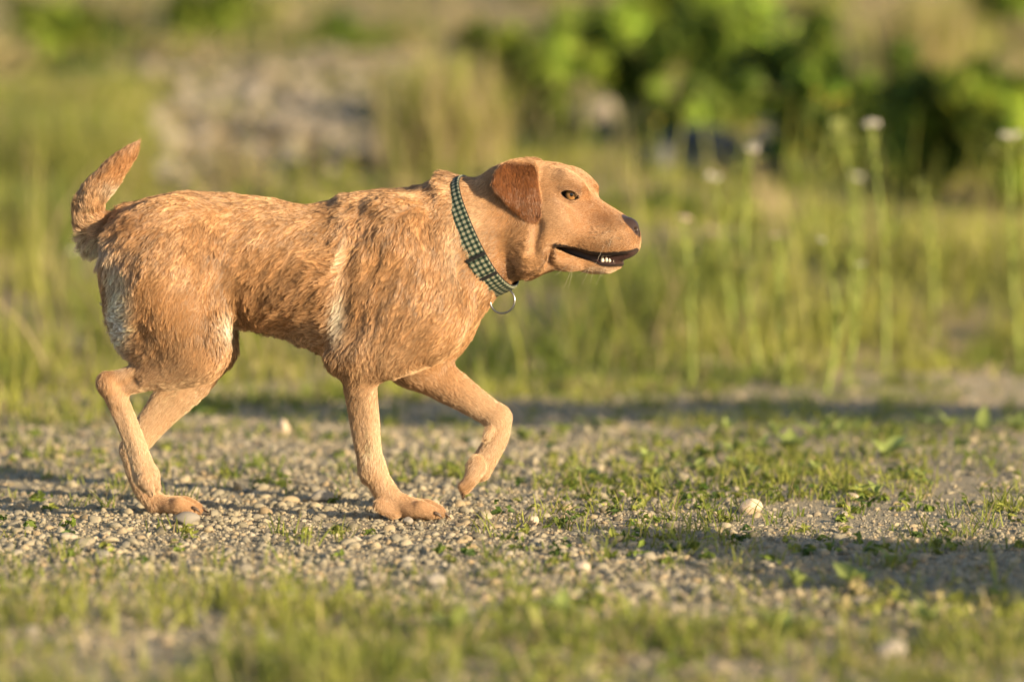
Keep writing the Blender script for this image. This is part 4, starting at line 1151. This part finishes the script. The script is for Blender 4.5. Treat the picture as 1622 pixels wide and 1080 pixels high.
# ---- coat: combed strands, gathered into wet locks
# px, py, flow dx, dy (photo directions), length mm, lift deg, clump 0..1
def scatter(V, Q, N, dens, n):
    w = area * dens
    cdf = np.cumsum(w); cdf /= cdf[-1]
    f = np.searchsorted(cdf, rng.random(n))
    a, b = rng.random(n), rng.random(n)
    q = Q[f]
    W = [(1 - a) * (1 - b), a * (1 - b), a * b, (1 - a) * b]
    p = sum(V[q[:, k]] * W[k][:, None] for k in range(4)); nn = sum(N[q[:, k]] * W[k][:, None] for k in range(4))
    return p, nn / np.linalg.norm(nn, axis=1)[:, None], f

def strand_frame(p, nrm, ids_seed):
    t, L, th, cl = groom(p, nrm)
    n1 = noise(p[:, 0] * 45, p[:, 1] * 45, p[:, 2] * 45, 91) - .5
    n2 = noise(p[:, 0] * 14, p[:, 1] * 14, p[:, 2] * 14, 92) - .5
    wild = np.clip(L / .02, .15, 1)
    ang = (n1 * .75 + n2 * 1.1) * wild
    b = np.cross(nrm, t)
    t2 = t * np.cos(ang)[:, None] + b * np.sin(ang)[:, None]
    return t2, np.cross(nrm, t2), L, th, cl

SEG = 6
def strands(p, nrm, t, b, L, th, ph, amp):
    s = np.linspace(0, 1, SEG)[None, :, None]
    Lc = L[:, None, None]
    up = np.sin(th)[:, None, None] * (s - .55 * s * s)
    al = s * np.cos(th)[:, None, None]
    wv = amp[:, None, None] * np.sin(ph[:, None, None] + s * 4.5) * s
    return p[:, None] + Lc * (al * t[:, None] + up * nrm[:, None] + wv * b[:, None])

fc = BV[BQ].mean(1)
fpx, fpy = proj(fc)
fl, fn, fe, fi = skin_masks(fc)
inmouth = np.clip(fl + fn + fe + fi, 0, 1) > .45
headish = sstep(790, 850, fpx) * sstep(460, 440, fpy)
legish = np.clip(sstep(600, 650, fpy) + headish * 1.0, 0, 1)
dens = (1 + 1.9 * headish + .6 * legish) * (~inmouth) * np.where(fc[:, 2] < .004, 0, 1) * np.where(fc[:, 1] > .09, .45, 1.0)
NH, NC = 350000, 44000
cp, cn, cf = scatter(BV, BQ, BN, dens, NC)
ct, cb, cL, cth, ccl = strand_frame(cp, cn, 1)
cjit = rng.normal(0, .14, NC) * np.clip(cL / .02, .2, 1)
ct, cb = ct * np.cos(cjit)[:, None] + cb * np.sin(cjit)[:, None], cb * np.cos(cjit)[:, None] - ct * np.sin(cjit)[:, None]
cLr = cL * rng.uniform(.8, 1.25, NC); cthr = cth * rng.uniform(.5, 1.5, NC)
cph = rng.uniform(0, 6.28, NC); camp = rng.uniform(.05, .16, NC)
cstr = strands(cp, cn, ct, cb, cLr, cthr, cph, camp)
hp, hn, hf = scatter(BV, BQ, BN, dens, NH)
tree = kdtree.KDTree(NC)
for i in range(NC): tree.insert(cp[i], i)
tree.balance()
own = np.array([tree.find(q)[1] for q in hp.tolist()])
bad = (cn[own] * hn).sum(1) < .2
ht, hb, hL, hth, hcl = strand_frame(hp, hn, 2)
hj = rng.normal(0, .12, NH)
ht2 = ht * np.cos(hj)[:, None] + hb * np.sin(hj)[:, None]
hLr = hL * (cLr / cL)[own] * rng.uniform(.7, 1.12, NH)
hs = strands(hp, hn, ht2, hb, hLr, hth * np.where(rng.random(NH) < .05, 1.9, rng.uniform(.7, 1.4, NH)), cph[own], camp[own])
k = (hcl * .86 * np.clip((hL - .004) / .01, .45, 1) * rng.uniform(.75, 1.1, NH)); k[bad] = 0
loose = rng.random(NH) < .09                    # fine guard hairs that stay out of the locks
k[loose] *= .25
sv = np.linspace(0, 1, SEG)[None, :, None] ** .75
cw = np.clip(k[:, None, None] * sv, 0, .95)
hs = hs * (1 - cw) + cstr[own] * cw
# keep every strand outside the skin
flat = hs.reshape(-1, 3)
f = sampleF(flat).reshape(NH, SEG)
low = np.array([0, .0004, .0007, .0008, .0008, .0008])[None]
push = np.clip(low - f, 0, .006)
push *= np.clip(1.2 - hL / .012, 0, 1)[:, None]
hs = hs + hn[:, None] * push[:, :, None]
# strands have no business under the ground
hs[:, :, 2] = np.maximum(hs[:, :, 2], .001)
rc = coat(hp) * (1 + rng.normal(0, .09, (NH, 1))) * (1 + .62 * (rng.random(NC)[own][:, None] - .42) * np.clip((hL - .006) / .012, .12, 1)[:, None])
streak = 0
for st in (-.03, -.015, 0, .015, .03):
    q = hp + ht * st
    streak = streak + noise(q[:, 0] * 60, q[:, 1] * 60, q[:, 2] * 60, 303) / 5
wet = np.clip((streak - .5) * 5, -1, 1)[:, None] * np.clip((hL - .007) / .006, .1, 1)[:, None]     # wetter, darker streaks and drier, paler ones
wet *= (1 - .7 * sstep(225, 200, proj(hp)[0]) * sstep(400, 370, proj(hp)[1]))[:, None]
rc = rc * (1 + .26 * wet) + np.array((.05, .05, .045)) * np.clip(wet, 0, 1)
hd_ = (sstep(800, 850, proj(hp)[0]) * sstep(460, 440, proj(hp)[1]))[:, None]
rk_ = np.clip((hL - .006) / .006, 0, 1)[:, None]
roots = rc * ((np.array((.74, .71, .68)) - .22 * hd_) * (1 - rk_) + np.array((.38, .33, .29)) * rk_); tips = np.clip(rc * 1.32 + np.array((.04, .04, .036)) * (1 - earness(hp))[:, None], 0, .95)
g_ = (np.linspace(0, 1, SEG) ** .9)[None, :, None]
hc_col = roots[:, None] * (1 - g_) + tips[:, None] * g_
rad = (np.clip(hL / .02, .45, 1) * .00024)[:, None] * np.array((1, 1.05, 1.0, .9, .7, .3))[None]

fur = bpy.data.hair_curves.new('fur')
fur.add_curves([SEG] * NH)
fur.attributes['position'].data.foreach_set('vector', hs.astype(np.float32).ravel())
ra = fur.attributes.get('radius') or fur.attributes.new('radius', 'FLOAT', 'POINT')
ra.data.foreach_set('value', rad.astype(np.float32).ravel())
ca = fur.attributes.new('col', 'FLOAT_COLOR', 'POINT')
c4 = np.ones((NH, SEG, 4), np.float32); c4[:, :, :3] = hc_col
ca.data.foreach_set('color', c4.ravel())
mf = NT('dog_fur', .32, .6)
af = mf.n('ShaderNodeAttribute', attribute_name='col'); mf.l(af.outputs['Color'], mf.b.inputs['Base Color'])
fur.materials.append(mf.m)
fo = bpy.data.objects.new('fur', fur); col.objects.link(fo); fo.parent = dog
fo['kind'] = 'stuff'

# ---- eyes
me_ = NT('dog_eye', .06, .5)
tc = me_.n('ShaderNodeTexCoord')
sp = me_.n('ShaderNodeSeparateXYZ'); me_.l(tc.outputs['Object'], sp.inputs[0])
ln = me_.n('ShaderNodeVectorMath', operation='LENGTH')
cx = me_.n('ShaderNodeCombineXYZ'); me_.l(sp.outputs[0], cx.inputs[0]); me_.l(sp.outputs[1], cx.inputs[1]); me_.l(cx.outputs[0], ln.inputs[0])
rr = me_.ramp(ln.outputs['Value'], [(0, (.006, .004, .004)), (.20, (.006, .004, .004)), (.25, (.36, .16, .05)), (.62, (.58, .30, .10)), (.78, (.10, .04, .015)), (.86, (.10, .07, .06))])
me_.l(rr.outputs[0], me_.b.inputs['Base Color'])
me_.b.inputs['Coat Weight'].default_value = .6; me_.b.inputs['Coat Roughness'].default_value = .03
EV, EF = ico(4)
for inn, s, c in EYES:
    o = nmesh('eye', EV, [EF], mat=me_.m, smooth=True, parent=dog)
    look = hl(.24, .96 * s, .02) - hl(0, 0, 0)
    o.rotation_euler = Vector(look).to_track_quat('Z', 'Y').to_euler()
    o.location = inn; o.scale = (.0127,) * 3

# ---- teeth and tongue
mt = NT('tooth', .3, .5); mt.b.inputs['Base Color'].default_value = (.80, .70, .56, 1)
nt_ = mt.noise(300, 3); rt = mt.ramp(nt_, [(.3, (.72, .60, .45)), (.7, (.85, .77, .64))]); mt.l(rt.outputs[0], mt.b.inputs['Base Color'])
def cone(path, rad, name, mat, sides=8):
    V, Q = tube(path, rad, sides)
    return nmesh(name, V, [Q, [list(range(sides))[::-1]], [[len(V) - sides + q for q in range(sides)]]], mat=mat, smooth=True, parent=dog)
for px, yo, z0, z1, r in ((970, -.0205, 412, 393, 3.3), (964, -.0215, 412, 402, 3.5), (959, -.0222, 412, 399.5, 3.1), (953, -.0230, 412, 402, 3.4)):
    a, b = HP(px + 6, z0, yo), HP(px + 6, z1, yo * 1.03)
    s = np.linspace(0, 1, 5)[:, None]
    cone(a * (1 - s) + b * s, np.array((1, 1.05, .9, .6, .2)) * r / 955, 'tooth', mt.m)
# ---- whiskers
mw = NT('whisker', .4, .5); rw = mw.ramp(mw.noise(200, 2), [(.3, (.55, .45, .33)), (.7, (.75, .66, .52))]); mw.l(rw.outputs[0], mw.b.inputs['Base Color'])
wp = []
for q in range(12):
    px, py = rng.uniform(935, 982), rng.uniform(362, 394)
    if q > 3: px, py = rng.uniform(890, 965), rng.uniform(420, 427)
    a0 = surf(px, py); d0 = np.array((rng.uniform(-.5, .1), rng.uniform(-.7, -.3), rng.uniform(-.7, -.1))); d0 /= np.linalg.norm(d0)
    if a0[1] > .1: continue
    L0 = rng.uniform(.02, .042)
    wp.append(tube(np.array([a0, a0 + d0 * L0 * .5, a0 + d0 * L0 + np.array((-.004, 0, -.006))]), np.array((.00013, .0001, .00004)), 4))
V, Q = joined(wp)
nmesh('whiskers', V, [Q], mat=mw.m, smooth=True, parent=dog)['kind'] = 'stuff'
# ---- claws
mc = NT('claw', .35, .4); nc_ = mc.noise(200, 3); rk = mc.ramp(nc_, [(.3, (.05, .03, .022)), (.7, (.12, .075, .05))]); mc.l(rk.outputs[0], mc.b.inputs['Base Color'])
def claw(px, py, y, dx, dy):
    a = P(px, py, y); b = P(px + dx, py + dy, y); s = np.linspace(0, 1, 5)[:, None]
    path = a * (1 - s) + b * s; path[:, 2] += np.sin(s[:, 0] * 3.14) * .0025
    cone(path, np.array((.0032, .0032, .0027, .0019, .0006)), 'claw', mc.m)
for j, t in enumerate((-.034, -.011, .012, .032)):
    claw((691, 704, 702, 689)[j] - 4, 812, -.05 + t, 14, 9)
    claw((308, 321, 319, 306)[j] - 4, 804, .032 + t, 13, 8)
for j, t in enumerate((-.028, -.010, .010, .026)):
    claw((733, 735, 737, 740)[j], (772, 778, 778, 770)[j], .043 + t, -3, 13)
    claw(238 - 2 * j, 776, -.075 + t * .8, 4, 11)

# ------------------------------------------------------------------ collar
c0 = P(764, 374, 0)
e1 = P(806, 464, 0) - P(719, 286, 0); e1 /= np.linalg.norm(e1)
e2 = np.array((-.25, -1, 0)); e2 /= np.linalg.norm(e2)
NT_ = 240
th = np.linspace(0, 2 * np.pi, NT_, endpoint=False)
rads = []
for a in th:
    d = math.cos(a) * e1 + math.sin(a) * e2
    rr_ = np.arange(.17, .03, -.0006); f = sampleF(c0 + d * rr_[:, None])
    i = np.argmax(f < .0035); rads.append(rr_[i] if f[i] < .0035 else .1)
rads = np.array(rads)
for _ in range(40): rads = (np.roll(rads, 1) + rads * 2 + np.roll(rads, -1)) / 4
rads += .0008 - .016 * np.exp(-((th - np.pi) / .75) ** 2)
ring = c0 + rads[:, None] * (np.cos(th)[:, None] * e1 + np.sin(th)[:, None] * e2)
tang = np.roll(ring, -1, 0) - np.roll(ring, 1, 0); tang /= np.linalg.norm(tang, axis=1)[:, None]
axn = np.cross(e1, e2); axn /= np.linalg.norm(axn)
if axn[0] < 0: axn = -axn
outw = np.cross(tang, axn); outw *= np.sign((outw * (ring - c0)).sum(1))[:, None]
arc = np.concatenate(([0], np.cumsum(np.linalg.norm(np.diff(np.vstack((ring, ring[:1])), axis=0), axis=1))))
W, T = .032, .0022
def band(name, i0, i1, w, t, off, mat, parent, bulge=.0):
    """a strip of webbing along the collar line from sample i0 to i1"""
    idx = np.arange(i0, i1 + 1); c = ring[idx % NT_]; a = np.broadcast_to(axn, c.shape); o = outw[idx % NT_]
    cols = [(-.5, 0), (-.5, 1), (-.25, 1 + bulge), (0, 1 + bulge), (.25, 1 + bulge), (.5, 1), (.5, 0)]
    V = np.stack([c + a * w * u + o * (off + t * h) for u, h in cols], 1); m = len(cols); n = len(idx)
    uvs = np.stack([np.stack((arc[np.minimum(idx, NT_)] / W, np.full(n, u + .5)), 1) for u, h in cols], 1).reshape(-1, 2)
    q = [(i * m + k, i * m + (k + 1) % m, (i + 1) * m + (k + 1) % m, (i + 1) * m + k) for i in range(n - 1) for k in range(m)]
    return nmesh(name, V.reshape(-1, 3), [q, [list(range(m))[::-1]], [[(n - 1) * m + k for k in range(m)]]], mat=mat, parent=parent, uv=uvs)
mk = NT('checked_webbing', .8, .2)
uvn = mk.n('ShaderNodeUVMap'); su = mk.n('ShaderNodeSeparateXYZ'); mk.l(uvn.outputs[0], su.inputs[0])
def stripe(sock, scale, off):
    m1 = mk.n('ShaderNodeMath', operation='MULTIPLY_ADD'); mk.l(sock, m1.inputs[0]); m1.inputs[1].default_value = scale; m1.inputs[2].default_value = off
    m2 = mk.n('ShaderNodeMath', operation='FRACT'); mk.l(m1.outputs[0], m2.inputs[0])
    m3 = mk.n('ShaderNodeMath', operation='GREATER_THAN'); mk.l(m2.outputs[0], m3.inputs[0]); m3.inputs[1].default_value = .48
    return m3.outputs[0]
s1, s2 = stripe(su.outputs[0], 3.7, 0), stripe(su.outputs[1], 3.6, .1)
ad = mk.n('ShaderNodeMath', operation='ADD'); mk.l(s1, ad.inputs[0]); mk.l(s2, ad.inputs[1])
hv = mk.n('ShaderNodeMath', operation='MULTIPLY'); mk.l(ad.outputs[0], hv.inputs[0]); hv.inputs[1].default_value = .5
ck = mk.ramp(hv.outputs[0], [(0, (.008, .016, .013)), (.4, (.055, .085, .062)), (.8, (.30, .29, .21))]); ck.color_ramp.interpolation = 'CONSTANT'
mk.l(ck.outputs[0], mk.b.inputs['Base Color']); mk.bump(mk.noise(1500, 2), .3, .0005)
mbk = NT('black_plastic', .4, .4); pb = mbk.ramp(mbk.noise(300, 2), [(.3, (.012, .013, .015)), (.7, (.025, .026, .028))]); mbk.l(pb.outputs[0], mbk.b.inputs['Base Color'])
mst = NT('steel', .28, .5); mst.b.inputs['Metallic'].default_value = 1; ps = mst.ramp(mst.noise(400, 2), [(.3, (.28, .28, .28)), (.7, (.42, .41, .40))]); mst.l(ps.outputs[0], mst.b.inputs['Base Color'])
collar = empty('dog_collar', tuple(float(q) for q in ring[0])); 
tag(collar, 'green and cream checked dog collar with black slides and a steel ring', 'collar')
bpy.context.view_layer.update()
inv = Matrix.Translation(-Vector(collar.location))
strap = band('strap', 0, NT_, W, T, 0, mk.m, collar)
bd1 = band('backing', 0, NT_, W * 1.09, T * .5, -.0012, mbk.m, collar)
# the second layer of webbing between slide and ring, and the two slides
def nearest(px, py):
    q = ring[outw[:, 1] < -.0]; ids_ = np.nonzero(outw[:, 1] < 0)[0]
    a, b = proj(q); return ids_[np.argmin((a - px) ** 2 + (b - py) ** 2)]
ia, ib, ic = nearest(752, 408), nearest(770, 436), nearest(800, 462)
lo_, hi_ = sorted((ia, ic))
band('overlap', lo_, hi_, W * 1.02, T, T * 1.05, mk.m, collar)
for i in (ia, ib):
    band('slide', i - 1, i + 1, W * 1.10, .0026, T * 1.3, mbk.m, collar, .15)
# ring
bi = nearest(800, 466)
rc_ = ring[bi] + np.array((-.004, -.012, -.0165)); ww = 2 * np.pi * np.linspace(0, 1, 37)
rx = np.array((.98, -.15, .05)); rz = np.array((.0, .1, 1.0))
path = rc_ + .0205 * (np.cos(ww)[:, None] * rx + np.sin(ww)[:, None] * rz)
V, Q = tube(path, np.full(37, .0017), 8)
nmesh('ring', V, [Q], mat=mst.m, smooth=True, parent=collar)
for o in collar.children: o.matrix_parent_inverse = inv
